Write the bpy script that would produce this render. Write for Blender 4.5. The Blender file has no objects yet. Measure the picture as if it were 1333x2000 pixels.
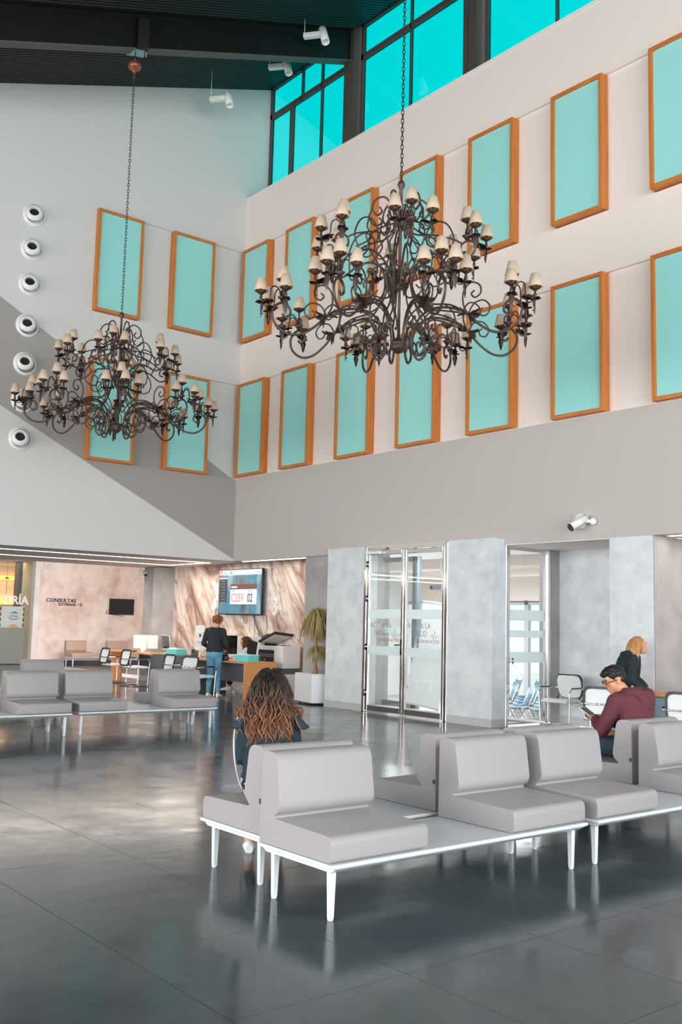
import bpy, bmesh, math, random
from math import sin, cos, pi, radians, atan2, sqrt
from mathutils import Vector, Matrix
import numpy as np
random.seed(7)
SC = bpy.context.scene
COL = SC.collection

def lin(c):
    r = []
    for v in c:
        v /= 255.0
        r.append(v/12.92 if v <= .04045 else ((v+.055)/1.055)**2.4)
    return (r[0], r[1], r[2], 1.0)

# ------------------------------------------------------------------ camera, sky, lights, exposure
F_PX = 1924.8
yaw, pitch, roll = radians(51.06625913), radians(6.51385179), radians(1.44097708)
fw = Vector((-sin(yaw)*cos(pitch), cos(yaw)*cos(pitch), sin(pitch)))
rt = Vector((cos(yaw), sin(yaw), 0)); up = rt.cross(fw)
r2 = cos(roll)*rt + sin(roll)*up; u2 = -sin(roll)*rt + cos(roll)*up
cam = bpy.data.cameras.new('camera'); camo = bpy.data.objects.new('camera', cam); COL.objects.link(camo)
camo.matrix_world = Matrix(((r2.x, u2.x, -fw.x, 19.3479), (r2.y, u2.y, -fw.y, -12.4510), (r2.z, u2.z, -fw.z, 1.6), (0, 0, 0, 1)))
cam.sensor_fit = 'VERTICAL'; cam.sensor_height = 36; cam.lens = F_PX/2000*36; cam.clip_end = 300; cam.clip_start = .05
SC.camera = camo
SC.view_settings.view_transform = 'Standard'; SC.view_settings.look = 'None'
SC.view_settings.gamma = 1; SC.view_settings.use_curve_mapping = False
SC.view_settings.exposure = 0.38
SC.cycles.transparent_max_bounces = 32
w = bpy.data.worlds.new('world'); SC.world = w; w.use_nodes = True
bg = w.node_tree.nodes['Background']; bg.inputs[0].default_value = (.92, .975, 1.0, 1); bg.inputs[1].default_value = 1.1

def area_light(name, loc, rot, sx, sy, power, color=(1, 1, 1), spread=180):
    l = bpy.data.lights.new(name, 'AREA'); l.shape = 'RECTANGLE'; l.size = sx; l.size_y = sy
    l.energy = power; l.color = color; l.spread = radians(spread)
    o = bpy.data.objects.new(name, l); COL.objects.link(o); o.location = loc; o.rotation_euler = rot
    return o
# daylight entering by the tall glazing behind the camera and at the far right end of the hall
area_light('daylight_back', (14, -23.6, 5.2), (radians(90), 0, 0), 26, 9, 4600, (1.0, .965, .93))
area_light('daylight_end', (29.6, -11, 5.0), (radians(90), 0, radians(90)), 20, 9, 2600, (.93, .97, 1.0))

# ------------------------------------------------------------------ materials
MATS = {}
def new_mat(name):
    m = bpy.data.materials.new(name); m.use_nodes = True; MATS[name] = m
    return m, m.node_tree.nodes, m.node_tree.links, m.node_tree.nodes['Principled BSDF']
def mat(name, rgb, rough=.5, metal=0., spec=.5, emit=None, estr=0., bump=0., bscale=60., var=0., vscale=3., trans=0., sss=0., coat=0.):
    m, N, L, p = new_mat(name)
    c = lin(rgb)
    p.inputs['Base Color'].default_value = c; p.inputs['Roughness'].default_value = rough
    p.inputs['Metallic'].default_value = metal; p.inputs['Specular IOR Level'].default_value = spec
    if coat: p.inputs['Coat Weight'].default_value = coat
    if emit: p.inputs['Emission Color'].default_value = lin(emit); p.inputs['Emission Strength'].default_value = estr
    if bump or var:
        tc = N.new('ShaderNodeTexCoord'); n = N.new('ShaderNodeTexNoise'); n.inputs['Scale'].default_value = bscale
        n.inputs['Detail'].default_value = 3
        L.new(tc.outputs['Object'], n.inputs['Vector'])
    if bump:
        b = N.new('ShaderNodeBump'); b.inputs['Strength'].default_value = bump; b.inputs['Distance'].default_value = .02
        L.new(n.outputs['Fac'], b.inputs['Height']); L.new(b.outputs['Normal'], p.inputs['Normal'])
    if var:
        n2 = N.new('ShaderNodeTexNoise'); n2.inputs['Scale'].default_value = vscale; n2.inputs['Detail'].default_value = 6
        L.new(tc.outputs['Object'], n2.inputs['Vector'])
        r = N.new('ShaderNodeValToRGB'); r.color_ramp.elements[0].position = .3; r.color_ramp.elements[1].position = .7
        r.color_ramp.elements[0].color = tuple(max(0, v*(1-var)) for v in c[:3])+(1,)
        r.color_ramp.elements[1].color = tuple(min(1, v*(1+var)) for v in c[:3])+(1,)
        L.new(n2.outputs['Fac'], r.inputs['Fac']); L.new(r.outputs['Color'], p.inputs['Base Color'])
    return m
def ramp(N, stops):
    r = N.new('ShaderNodeValToRGB'); e = r.color_ramp.elements
    while len(e) < len(stops): e.new(.5)
    for k, (pos, c) in enumerate(stops): e[k].position = pos; e[k].color = lin(c)
    return r
def glass(name, tint, opacity=.06, rough=.0):
    m, N, L, p = new_mat(name)
    N.remove(p); out = N['Material Output']
    t = N.new('ShaderNodeBsdfTransparent'); t.inputs[0].default_value = tint
    g = N.new('ShaderNodeBsdfGlossy'); g.inputs['Roughness'].default_value = rough
    f = N.new('ShaderNodeLayerWeight'); f.inputs[0].default_value = .25
    pw = N.new('ShaderNodeMath'); pw.operation = 'MULTIPLY_ADD'; pw.inputs[1].default_value = .35; pw.inputs[2].default_value = .03
    L.new(f.outputs['Facing'], pw.inputs[0])
    mx = N.new('ShaderNodeMixShader'); L.new(pw.outputs[0], mx.inputs[0]); L.new(t.outputs[0], mx.inputs[1]); L.new(g.outputs[0], mx.inputs[2])
    if opacity:
        d = N.new('ShaderNodeBsdfDiffuse'); d.inputs[0].default_value = (.9, .95, .95, 1)
        m2 = N.new('ShaderNodeMixShader'); m2.inputs[0].default_value = opacity
        L.new(mx.outputs[0], m2.inputs[1]); L.new(d.outputs[0], m2.inputs[2]); mx = m2
    L.new(mx.outputs[0], out.inputs[0])
    return m

# paint on the two tall walls: zones of colour fixed on the wall
def wall_paint(name, light, grey, mode):
    m, N, L, p = new_mat(name); p.inputs['Roughness'].default_value = .75; p.inputs['Specular IOR Level'].default_value = .25
    g = N.new('ShaderNodeNewGeometry'); s = N.new('ShaderNodeSeparateXYZ'); L.new(g.outputs['Position'], s.inputs[0])
    def mth(op, a, b):
        n = N.new('ShaderNodeMath'); n.operation = op
        for k, v in enumerate((a, b)):
            if isinstance(v, (int, float)): n.inputs[k].default_value = v
            else: L.new(v, n.inputs[k])
        return n.outputs[0]
    if mode == 'left':
        below = mth('LESS_THAN', s.outputs[2], mth('ADD', mth('MULTIPLY', s.outputs[1], -.539), 4.88))
        above = mth('GREATER_THAN', s.outputs[2], mth('ADD', mth('MULTIPLY', s.outputs[1], -.487), 3.04))
        fac = mth('MULTIPLY', below, above)
    else:
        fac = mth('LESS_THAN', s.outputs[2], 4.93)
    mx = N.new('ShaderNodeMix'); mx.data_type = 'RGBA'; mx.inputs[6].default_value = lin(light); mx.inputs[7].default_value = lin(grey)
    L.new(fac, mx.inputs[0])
    n = N.new('ShaderNodeTexNoise'); n.inputs['Scale'].default_value = 1.3; n.inputs['Detail'].default_value = 5; L.new(g.outputs['Position'], n.inputs['Vector'])
    b = N.new('ShaderNodeBump'); b.inputs['Strength'].default_value = .12; b.inputs['Distance'].default_value = .05
    L.new(n.outputs['Fac'], b.inputs['Height']); L.new(b.outputs[0], p.inputs['Normal'])
    L.new(mx.outputs[2], p.inputs['Base Color'])
    return m
wall_paint('paint_left', (212, 212, 209), (164, 159, 155), 'left')
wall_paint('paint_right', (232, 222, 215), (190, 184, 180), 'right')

def floor_mat():
    m, N, L, p = new_mat('floor')
    g = N.new('ShaderNodeNewGeometry')
    n = N.new('ShaderNodeTexNoise'); n.inputs['Scale'].default_value = .9; n.inputs['Detail'].default_value = 7; n.inputs['Roughness'].default_value = .6
    L.new(g.outputs['Position'], n.inputs['Vector'])
    r = ramp(N, [(.3, (56, 66, 71)), (.5, (69, 79, 84)), (.72, (84, 92, 95))])
    L.new(n.outputs['Fac'], r.inputs['Fac']); L.new(r.outputs['Color'], p.inputs['Base Color'])
    n2 = N.new('ShaderNodeTexNoise'); n2.inputs['Scale'].default_value = 2.2; n2.inputs['Detail'].default_value = 4
    L.new(g.outputs['Position'], n2.inputs['Vector'])
    mr = N.new('ShaderNodeMapRange'); mr.inputs[1].default_value = .3; mr.inputs[2].default_value = .7; mr.inputs[3].default_value = .09; mr.inputs[4].default_value = .2
    L.new(n2.outputs['Fac'], mr.inputs[0]); L.new(mr.outputs[0], p.inputs['Roughness'])
    b = N.new('ShaderNodeBump'); b.inputs['Strength'].default_value = .05; b.inputs['Distance'].default_value = .02
    n3 = N.new('ShaderNodeTexNoise'); n3.inputs['Scale'].default_value = 5; n3.inputs['Detail'].default_value = 2
    L.new(g.outputs['Position'], n3.inputs['Vector'])
    L.new(n3.outputs['Fac'], b.inputs['Height']); L.new(b.outputs[0], p.inputs['Normal'])
    p.inputs['Specular IOR Level'].default_value = .33
floor_mat()

def plaster(name, a, b, c, scale=1.6, rough=.42):
    m, N, L, p = new_mat(name)
    g = N.new('ShaderNodeNewGeometry')
    n = N.new('ShaderNodeTexNoise'); n.inputs['Scale'].default_value = scale; n.inputs['Detail'].default_value = 9; n.inputs['Roughness'].default_value = .62; n.inputs['Distortion'].default_value = .25
    L.new(g.outputs['Position'], n.inputs['Vector'])
    r = ramp(N, [(.3, a), (.5, b), (.68, c)])
    L.new(n.outputs['Fac'], r.inputs['Fac']); L.new(r.outputs['Color'], p.inputs['Base Color'])
    p.inputs['Roughness'].default_value = rough
    bb = N.new('ShaderNodeBump'); bb.inputs['Strength'].default_value = .08; bb.inputs['Distance'].default_value = .03
    L.new(n.outputs['Fac'], bb.inputs['Height']); L.new(bb.outputs[0], p.inputs['Normal'])
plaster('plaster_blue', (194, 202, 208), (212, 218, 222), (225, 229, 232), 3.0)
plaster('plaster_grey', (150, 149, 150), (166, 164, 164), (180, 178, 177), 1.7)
plaster('plaster_pink', (212, 184, 172), (238, 221, 213), (248, 238, 233), 1.6, .6)
plaster('plaster_white', (220, 216, 214), (232, 229, 227), (240, 238, 236), 1.5)

def marble(name, dark, cols):
    m, N, L, p = new_mat(name)
    g = N.new('ShaderNodeNewGeometry'); mp = N.new('ShaderNodeMapping'); mp.vector_type = 'TEXTURE'; mp.inputs['Location'].default_value = (2.3, 0, 5.1)
    mp.inputs['Rotation'].default_value = (0, radians(-36), 0); mp.inputs['Scale'].default_value = (.8, 1.0, 3.2)
    L.new(g.outputs['Position'], mp.inputs['Vector'])
    n = N.new('ShaderNodeTexNoise'); n.inputs['Scale'].default_value = 1.5; n.inputs['Detail'].default_value = 11; n.inputs['Roughness'].default_value = .66; n.inputs['Distortion'].default_value = 1.3
    L.new(mp.outputs[0], n.inputs['Vector'])
    r = ramp(N, cols); L.new(n.outputs['Fac'], r.inputs['Fac'])
    n2 = N.new('ShaderNodeTexNoise'); n2.inputs['Scale'].default_value = 1.0; n2.inputs['Detail'].default_value = 12; n2.inputs['Roughness'].default_value = .72; n2.inputs['Distortion'].default_value = 1.8
    mp2 = N.new('ShaderNodeMapping'); mp2.inputs['Location'].default_value = (4.2, 1, 7); mp2.vector_type = 'TEXTURE'; mp2.inputs['Rotation'].default_value = (0, radians(-33), 0); mp2.inputs['Scale'].default_value = (.7, 1, 2.8)
    L.new(g.outputs['Position'], mp2.inputs['Vector']); L.new(mp2.outputs[0], n2.inputs['Vector'])
    r2_ = N.new('ShaderNodeValToRGB'); e = r2_.color_ramp.elements; e[0].position = .53; e[0].color = (0, 0, 0, 1); e[1].position = .67; e[1].color = (1, 1, 1, 1)
    L.new(n2.outputs['Fac'], r2_.inputs['Fac'])
    mx = N.new('ShaderNodeMix'); mx.data_type = 'RGBA'; mx.inputs[7].default_value = lin(dark)
    L.new(r2_.outputs['Color'], mx.inputs[0]); L.new(r.outputs['Color'], mx.inputs[6]); L.new(mx.outputs[2], p.inputs['Base Color'])
    p.inputs['Roughness'].default_value = .3
marble('marble', (116, 96, 88), [(.34, (146, 114, 102)), (.43, (200, 170, 156)), (.5, (226, 206, 195)), (.57, (244, 236, 230)), (.65, (188, 156, 142))])

def wood(name, a, b, axis=2):
    m, N, L, p = new_mat(name)
    tc = N.new('ShaderNodeTexCoord'); mp = N.new('ShaderNodeMapping')
    sc = [14, 14, 14]; sc[axis] = .8; mp.inputs['Scale'].default_value = sc
    L.new(tc.outputs['Object'], mp.inputs['Vector'])
    n = N.new('ShaderNodeTexNoise'); n.inputs['Scale'].default_value = 2.2; n.inputs['Detail'].default_value = 6
    L.new(mp.outputs[0], n.inputs['Vector']); r = ramp(N, [(.3, a), (.7, b)])
    L.new(n.outputs['Fac'], r.inputs['Fac']); L.new(r.outputs['Color'], p.inputs['Base Color']); p.inputs['Roughness'].default_value = .42
wood('frame_wood', (184, 106, 40), (212, 130, 58))
wood('desk_wood', (206, 138, 82), (222, 156, 100))
wood('desk_wood_h', (206, 138, 82), (222, 156, 100), 0)
mat('turquoise', (156, 221, 217), .35, spec=.35, var=.03, vscale=.6)
glass('clerestory_glass', (0.0, .79, .79, 1), 0.0)
mat('dark_steel', (78, 73, 68), .5, spec=.4)
mat('black_steel', (18, 19, 20), .5, spec=.4, var=.25, vscale=2)
mat('roof_black', (12, 13, 14), .45, spec=.5)
mat('flange', (84, 82, 78), .6)
mat('white_trim', (232, 228, 222), .5)
mat('soffit', (238, 226, 220), .7)
mat('grout', (186, 188, 188), .7)
mat('skirting', (190, 190, 188), .35, var=.05)
mat('led', (255, 250, 244), .5, emit=(255, 247, 238), estr=3.0)
mat('iron', (86, 71, 65), .42, metal=.55, spec=.5, bump=.25, bscale=90)
mat('iron_dark', (80, 64, 58), .45, metal=.5)
mat('copper', (150, 82, 58), .35, metal=.5)
mat('chain_iron', (62, 56, 54), .45, metal=.6)
def shade_mat():
    m, N, L, p = new_mat('lampshade'); p.inputs['Base Color'].default_value = lin((240, 226, 208)); p.inputs['Roughness'].default_value = .8
    t = N.new('ShaderNodeBsdfTranslucent'); t.inputs[0].default_value = lin((244, 224, 196)); mx = N.new('ShaderNodeMixShader'); mx.inputs[0].default_value = .4
    L.new(p.outputs[0], mx.inputs[1]); L.new(t.outputs[0], mx.inputs[2]); L.new(mx.outputs[0], N['Material Output'].inputs[0])
shade_mat()
mat('shade_gold', (226, 176, 96), .35, metal=.3)
mat('bulb', (255, 226, 180), .3, emit=(255, 200, 130), estr=1.5)
mat('vinyl', (160, 156, 157), .46, spec=.35, bump=.06, bscale=350)
mat('vinyl_beige', (186, 160, 146), .5, spec=.35)
mat('white_metal', (214, 222, 226), .3, spec=.5)
mat('dark_tag', (44, 58, 72), .5)
mat('white_plastic', (232, 232, 230), .35)
mat('off_white', (214, 214, 212), .4)
mat('black_plastic', (26, 26, 28), .4)
mat('dark_hole', (16, 14, 13), .6)
mat('screen_off', (20, 22, 20), .12, spec=.6)
mat('chrome', (226, 224, 222), .12, metal=1.)
mat('chrome_dark', (170, 170, 172), .18, metal=1.)
mat('mesh_white', (222, 226, 228), .7, bump=.3, bscale=400)
mat('seat_white', (226, 228, 228), .55)
mat('chair_frame_dark', (46, 50, 54), .4)
mat('blue_seat', (30, 78, 100), .45)
mat('desk_grey', (88, 92, 98), .5)
mat('desk_blue_grey', (140, 164, 178), .5)
mat('teal_box', (112, 208, 204), .45)
mat('teal_lid', (168, 228, 226), .45)
mat('paper', (240, 240, 238), .7)
mat('letters_dark', (58, 40, 34), .5)
mat('letters_white', (236, 228, 222), .5)
mat('letters_grey', (150, 136, 130), .6)
mat('letters_red', (150, 118, 114), .6)
mat('number_white', (240, 236, 232), .4)
mat('planter', (224, 229, 231), .4)
mat('bark', (160, 112, 84), .8, bump=.5, bscale=40)
mat('palm_leaf', (172, 154, 100), .6, var=.35, vscale=9)
mat('palm_dry', (186, 160, 108), .7, var=.3, vscale=9)
mat('film', (214, 226, 228), .6, spec=.2)
glass('door_glass', (.94, .97, .97, 1), .04)
glass('cafe_glass', (.93, .97, .96, 1), .05)
def frost(name, rgb, alpha):
    m, N, L, p = new_mat(name); p.inputs['Base Color'].default_value = lin(rgb); p.inputs['Roughness'].default_value = .55
    tl = N.new('ShaderNodeBsdfTranslucent'); tl.inputs[0].default_value = lin(rgb); tp = N.new('ShaderNodeBsdfTransparent')
    a = N.new('ShaderNodeMixShader'); a.inputs[0].default_value = .5; b = N.new('ShaderNodeMixShader'); b.inputs[0].default_value = alpha
    L.new(p.outputs[0], a.inputs[1]); L.new(tl.outputs[0], a.inputs[2]); L.new(tp.outputs[0], b.inputs[1]); L.new(a.outputs[0], b.inputs[2]); L.new(b.outputs[0], N['Material Output'].inputs[0])
frost('frosted', (228, 237, 239), .86); frost('frosted_low', (176, 184, 180), .8)
frost('etch', (160, 152, 148), .55)
mat('cafe_wall', (226, 206, 172), .7, var=.12, vscale=2)
mat('cafe_wood', (176, 128, 60), .6)
mat('cafe_lamp', (255, 190, 90), .6, emit=(255, 176, 70), estr=2.0)
mat('dark_column', (62, 50, 42), .6)
mat('aud_white', (232, 230, 228), .7)
mat('aud_beam', (206, 192, 184), .7)
mat('aud_floor', (172, 170, 168), .35)
mat('outside_white', (236, 234, 232), .8)
mat('outside_grey', (150, 152, 156), .8)
# people
mat('skin', (214, 160, 136), .5, spec=.35)
mat('skin_tan', (206, 148, 118), .5, spec=.35)
mat('eye_white', (232, 226, 222), .3); mat('eye_dark', (40, 28, 24), .2)
mat('lips', (178, 96, 92), .5)
def hair_mat(name, root, tip, start=.25, end=.85):
    m, N, L, p = new_mat(name)
    a = N.new('ShaderNodeAttribute'); a.attribute_name = 'along'
    r = ramp(N, [(start, root), (end, tip)]); L.new(a.outputs['Fac'], r.inputs['Fac']); L.new(r.outputs['Color'], p.inputs['Base Color'])
    p.inputs['Roughness'].default_value = .5; p.inputs['Specular IOR Level'].default_value = .3
hair_mat('hair_ombre', (38, 30, 28), (160, 110, 78), .28, 1.05)
hair_mat('hair_auburn', (94, 48, 30), (132, 70, 42))
hair_mat('hair_red', (112, 62, 36), (166, 104, 62))
hair_mat('hair_blonde', (176, 126, 80), (206, 162, 114))
hair_mat('hair_black', (26, 25, 27), (34, 32, 34))
mat('cloth_teal', (26, 48, 58), .8, bump=.2, bscale=200)
mat('cloth_dark', (34, 38, 42), .85, bump=.2, bscale=200)
mat('cloth_green', (24, 40, 44), .85, bump=.2, bscale=200)
mat('maroon', (98, 48, 58), .9, bump=.25, bscale=220)
mat('denim', (96, 150, 182), .85, var=.22, vscale=7, bump=.2, bscale=250)
mat('denim_dark', (44, 66, 84), .85, var=.2, vscale=8)
mat('shirt_white', (222, 226, 230), .8)
mat('shoe_white', (230, 232, 232), .6)
def plaid():
    m, N, L, p = new_mat('plaid')
    tc = N.new('ShaderNodeTexCoord'); mp = N.new('ShaderNodeMapping'); mp.inputs['Scale'].default_value = (60, 60, 60); mp.inputs['Rotation'].default_value = (.5, .4, .6)
    L.new(tc.outputs['Object'], mp.inputs['Vector'])
    c = N.new('ShaderNodeTexChecker'); c.inputs['Color1'].default_value = lin((225, 232, 236)); c.inputs['Color2'].default_value = lin((24, 34, 44)); c.inputs['Scale'].default_value = 1.2
    L.new(mp.outputs[0], c.inputs['Vector'])
    mp2 = N.new('ShaderNodeMapping'); mp2.inputs['Scale'].default_value = (20, 20, 20); mp2.inputs['Rotation'].default_value = (.5, .4, .6); L.new(tc.outputs['Object'], mp2.inputs['Vector'])
    c2 = N.new('ShaderNodeTexChecker'); c2.inputs['Scale'].default_value = 1.2; L.new(mp2.outputs[0], c2.inputs['Vector'])
    mx = N.new('ShaderNodeMix'); mx.data_type = 'RGBA'; L.new(c2.outputs['Fac'], mx.inputs[0]); L.new(c.outputs['Color'], mx.inputs[6]); mx.inputs[7].default_value = lin((24, 34, 44))
    L.new(mx.outputs[2], p.inputs['Base Color']); p.inputs['Roughness'].default_value = .85
plaid()
# flat print on lit screens
def emit(name, rgb, s=1.): mat(name, (0, 0, 0), .3, emit=rgb, estr=s)
emit('scr_bar', (205, 224, 236)); emit('scr_red', (204, 66, 30)); emit('scr_side', (78, 80, 84)); emit('scr_card', (226, 234, 244))
emit('scr_head', (110, 84, 76)); emit('scr_edge', (196, 92, 80)); emit('scr_num', (226, 148, 130)); emit('scr_num2', (70, 82, 92)); emit('scr_white', (236, 240, 244)); emit('scr_line', (150, 154, 158))
def screen_bg():
    m, N, L, p = new_mat('scr_bg'); p.inputs['Base Color'].default_value = (0, 0, 0, 1)
    tc = N.new('ShaderNodeTexCoord'); mp = N.new('ShaderNodeMapping'); mp.inputs['Rotation'].default_value = (0, .6, 0); mp.inputs['Scale'].default_value = (1.3, 1, .7)
    L.new(tc.outputs['Object'], mp.inputs['Vector']); n = N.new('ShaderNodeTexNoise'); n.inputs['Scale'].default_value = 1.7; n.inputs['Detail'].default_value = 1.5
    L.new(mp.outputs[0], n.inputs['Vector']); r = ramp(N, [(.32, (84, 92, 96)), (.46, (106, 138, 152)), (.56, (60, 134, 160)), (.7, (156, 180, 188))])
    L.new(n.outputs['Fac'], r.inputs['Fac']); L.new(r.outputs['Color'], p.inputs['Emission Color']); p.inputs['Emission Strength'].default_value = .9
screen_bg()

# ------------------------------------------------------------------ mesh helpers
class MB:
    def __init__(s): s.v = []; s.f = []; s.sm = []; s.at = []
    def add(s, vs, fs, smooth=False, at=None):
        n = len(s.v); s.v += [tuple(v) for v in vs]
        s.f += [tuple(i+n for i in f) for f in fs]; s.sm += [smooth]*len(fs)
        s.at += (list(at) if at is not None else [0.]*len(vs))
        return s
    def box(s, x0, x1, y0, y1, z0, z1, M=None):
        vs = [Vector((x, y, z)) for x in (x0, x1) for y in (y0, y1) for z in (z0, z1)]
        if M is not None: vs = [M @ v for v in vs]
        return s.add(vs, [(0, 1, 3, 2), (4, 6, 7, 5), (0, 4, 5, 1), (2, 3, 7, 6), (0, 2, 6, 4), (1, 5, 7, 3)])
    def tube(s, pts, r, n=8, cap=True, closed=False, flat=1., at=None):
        pts = [Vector(p) for p in pts]; m = len(pts)
        rr = r if isinstance(r, (list, tuple)) else [r]*m
        T = []
        for i in range(m):
            a = pts[(i-1) % m] if (i > 0 or closed) else pts[i]; b = pts[(i+1) % m] if (i < m-1 or closed) else pts[i]
            t = b-a; T.append(t.normalized() if t.length > 1e-9 else Vector((0, 0, 1)))
        nn = T[0].orthogonal().normalized(); vs = []; av = []
        for i in range(m):
            nn = nn - T[i]*nn.dot(T[i])
            nn = nn.normalized() if nn.length > 1e-6 else T[i].orthogonal().normalized()
            b = T[i].cross(nn)
            for k in range(n):
                a = 2*pi*k/n; vs.append(pts[i] + nn*(cos(a)*rr[i]) + b*(sin(a)*rr[i]*flat)); av.append(at[i] if at else 0.)
        fs = []
        for i in range(m if closed else m-1):
            j = (i+1) % m
            for k in range(n): fs.append((i*n+k, i*n+(k+1) % n, j*n+(k+1) % n, j*n+k))
        s.add(vs, fs, True, av)
        if cap and not closed:
            o = len(s.v)-len(vs); s.f.append(tuple(o+k for k in range(n))[::-1]); s.f.append(tuple(o+(m-1)*n+k for k in range(n))); s.sm += [False, False]
        return s
    def lathe(s, prof, n=16, M=None, smooth=True):
        vs = []; fs = []
        for (r, z) in prof:
            for k in range(n):
                a = 2*pi*k/n; v = Vector((max(r, 1e-4)*cos(a), max(r, 1e-4)*sin(a), z)); vs.append(M @ v if M is not None else v)
        for i in range(len(prof)-1):
            for k in range(n): fs.append((i*n+k, i*n+(k+1) % n, (i+1)*n+(k+1) % n, (i+1)*n+k))
        return s.add(vs, fs, smooth)
    def ball(s, c, r, n=12, M=None):
        rx, ry, rz = r if isinstance(r, (tuple, list)) else (r, r, r)
        m = max(6, n//2+2); vs = []; fs = []; c = Vector(c)
        for i in range(m+1):
            t = pi*i/m
            for k in range(n):
                a = 2*pi*k/n; v = c+Vector((rx*max(sin(t), 1e-3)*cos(a), ry*max(sin(t), 1e-3)*sin(a), -rz*cos(t))); vs.append(M @ v if M is not None else v)
        for i in range(m):
            for k in range(n): fs.append((i*n+k, i*n+(k+1) % n, (i+1)*n+(k+1) % n, (i+1)*n+k))
        return s.add(vs, fs, True)
    def prism(s, poly, axis, a, b, smooth=False, M=None):
        def P(u, v, t):
            q = {'x': (t, u, v), 'y': (u, t, v), 'z': (u, v, t)}[axis]; q = Vector(q)
            return M @ q if M is not None else q
        n = len(poly); vs = [P(u, v, a) for u, v in poly]+[P(u, v, b) for u, v in poly]
        fs = [(k, (k+1) % n, n+(k+1) % n, n+k) for k in range(n)]
        s.add(vs, fs, smooth); o = len(s.v)-2*n
        s.f += [tuple(range(o, o+n))[::-1], tuple(range(o+n, o+2*n))]; s.sm += [False, False]
        return s
    def loft(s, rings, n=16, smooth=True):      # ring = (center, xvec, yvec); closed by caps
        vs = []; fs = []
        for c, xv, yv in rings:
            for k in range(n):
                a = 2*pi*k/n; vs.append(Vector(c)+Vector(xv)*cos(a)+Vector(yv)*sin(a))
        for i in range(len(rings)-1):
            for k in range(n): fs.append((i*n+k, i*n+(k+1) % n, (i+1)*n+(k+1) % n, (i+1)*n+k))
        s.add(vs, fs, smooth); o = len(s.v)-len(vs); m = len(rings)
        s.f += [tuple(range(o, o+n))[::-1], tuple(range(o+(m-1)*n, o+m*n))]; s.sm += [False, False]
        return s
    def capsule(s, a, ra, b, rb, n=12):
        a = Vector(a); b = Vector(b); d = b-a
        if d.length < 1e-6: return s.ball(a, ra, n)
        t = d.normalized(); x = t.orthogonal().normalized(); y = t.cross(x); R = []
        for q in (-1, -.92, -.7, -.38, 0): R.append((a+t*(q*ra), x*max(ra*sqrt(max(0, 1-q*q)), 1e-3), y*max(ra*sqrt(max(0, 1-q*q)), 1e-3)))
        for q in (0, .38, .7, .92, 1): R.append((b+t*(q*rb), x*max(rb*sqrt(max(0, 1-q*q)), 1e-3), y*max(rb*sqrt(max(0, 1-q*q)), 1e-3)))
        return s.loft(R, n)
    def mesh(s, name):
        me = bpy.data.meshes.new(name); me.from_pydata(s.v, [], s.f)
        me.polygons.foreach_set('use_smooth', s.sm)
        if any(s.at): me.attributes.new('along', 'FLOAT', 'POINT').data.foreach_set('value', s.at)
        bm = bmesh.new(); bm.from_mesh(me); bmesh.ops.recalc_face_normals(bm, faces=bm.faces); bm.to_mesh(me); bm.free()
        return me
    def build(s, name, m, parent=None, loc=None, bevel=0., seg=2, kind=None):
        return link(name, s.mesh(name), m, parent, loc, bevel, seg, kind)
def link(name, me, m, parent=None, loc=None, bevel=0., seg=2, kind=None):
    o = bpy.data.objects.new(name, me); COL.objects.link(o)
    if m: me.materials.append(MATS[m] if isinstance(m, str) else m)
    if parent is not None: o.parent = parent
    if loc is not None: o.location = loc
    if bevel:
        b = o.modifiers.new('bevel', 'BEVEL'); b.width = bevel; b.segments = seg; b.limit_method = 'ANGLE'; b.angle_limit = radians(38)
    if kind: o['kind'] = kind
    return o
def thing(name, label, cat, loc=(0, 0, 0), rotz=0., group=None, kind=None):
    o = bpy.data.objects.new(name, None); COL.objects.link(o); o.location = loc; o.rotation_euler = (0, 0, rotz)
    o.empty_display_size = .1
    return tag(o, label, cat, group, kind)
def tag(o, label=None, cat=None, group=None, kind=None):
    if label: o['label'] = label
    if cat: o['category'] = cat
    if group: o['group'] = group
    if kind: o['kind'] = kind
    return o
def struct(o, label=None, cat='wall'):
    o['kind'] = 'structure'; o['category'] = cat
    if label: o['label'] = label
    return o
def dup(root, loc, rotz, label, group=None):
    ch = {}
    for o in list(root.children_recursive): ch.setdefault(o.parent, []).append(o)
    def cp(o, par):
        c = o.copy(); COL.objects.link(c)
        if par is not None: c.parent = par
        for k in ch.get(o, []): cp(k, c)
        return c
    r = cp(root, None); r.location = loc; r.rotation_euler = (0, 0, rotz); r['label'] = label
    if group: r['group'] = group
    return r
def smooth_path(pts, k=6):
    P = [Vector(p) for p in pts]; out = []
    for i in range(len(P)-1):
        a = P[i-1] if i else P[0]*2-P[1]; b = P[i]; c = P[i+1]; d = P[i+2] if i+2 < len(P) else P[-1]*2-P[-2]
        for j in range(k):
            t = j/k; out.append(.5*((2*b)+(c-a)*t+(2*a-5*b+4*c-d)*t*t+(3*b-a-3*c+d)*t**3))
    out.append(P[-1]); return out
def face_dir(dx, dy): return atan2(dy, dx)-pi/2
def text_obj(name, body, size, m, parent=None, M=None, extrude=.002, bold=0., align='LEFT', spacing=1., sx=1.):
    cu = bpy.data.curves.new(name, 'FONT'); cu.body = body; cu.size = size; cu.extrude = extrude; cu.offset = bold; cu.align_x = align; cu.space_character = spacing; cu.resolution_u = 3
    t = bpy.data.objects.new(name, cu); COL.objects.link(t)
    bpy.context.view_layer.update()
    me = bpy.data.meshes.new_from_object(t.evaluated_get(bpy.context.evaluated_depsgraph_get()))
    bpy.data.objects.remove(t); bpy.data.curves.remove(cu)
    me.transform((M or Matrix()) @ Matrix.Diagonal((sx, 1, 1, 1))); me.materials.clear()
    return link(name, me, m, parent)
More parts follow.
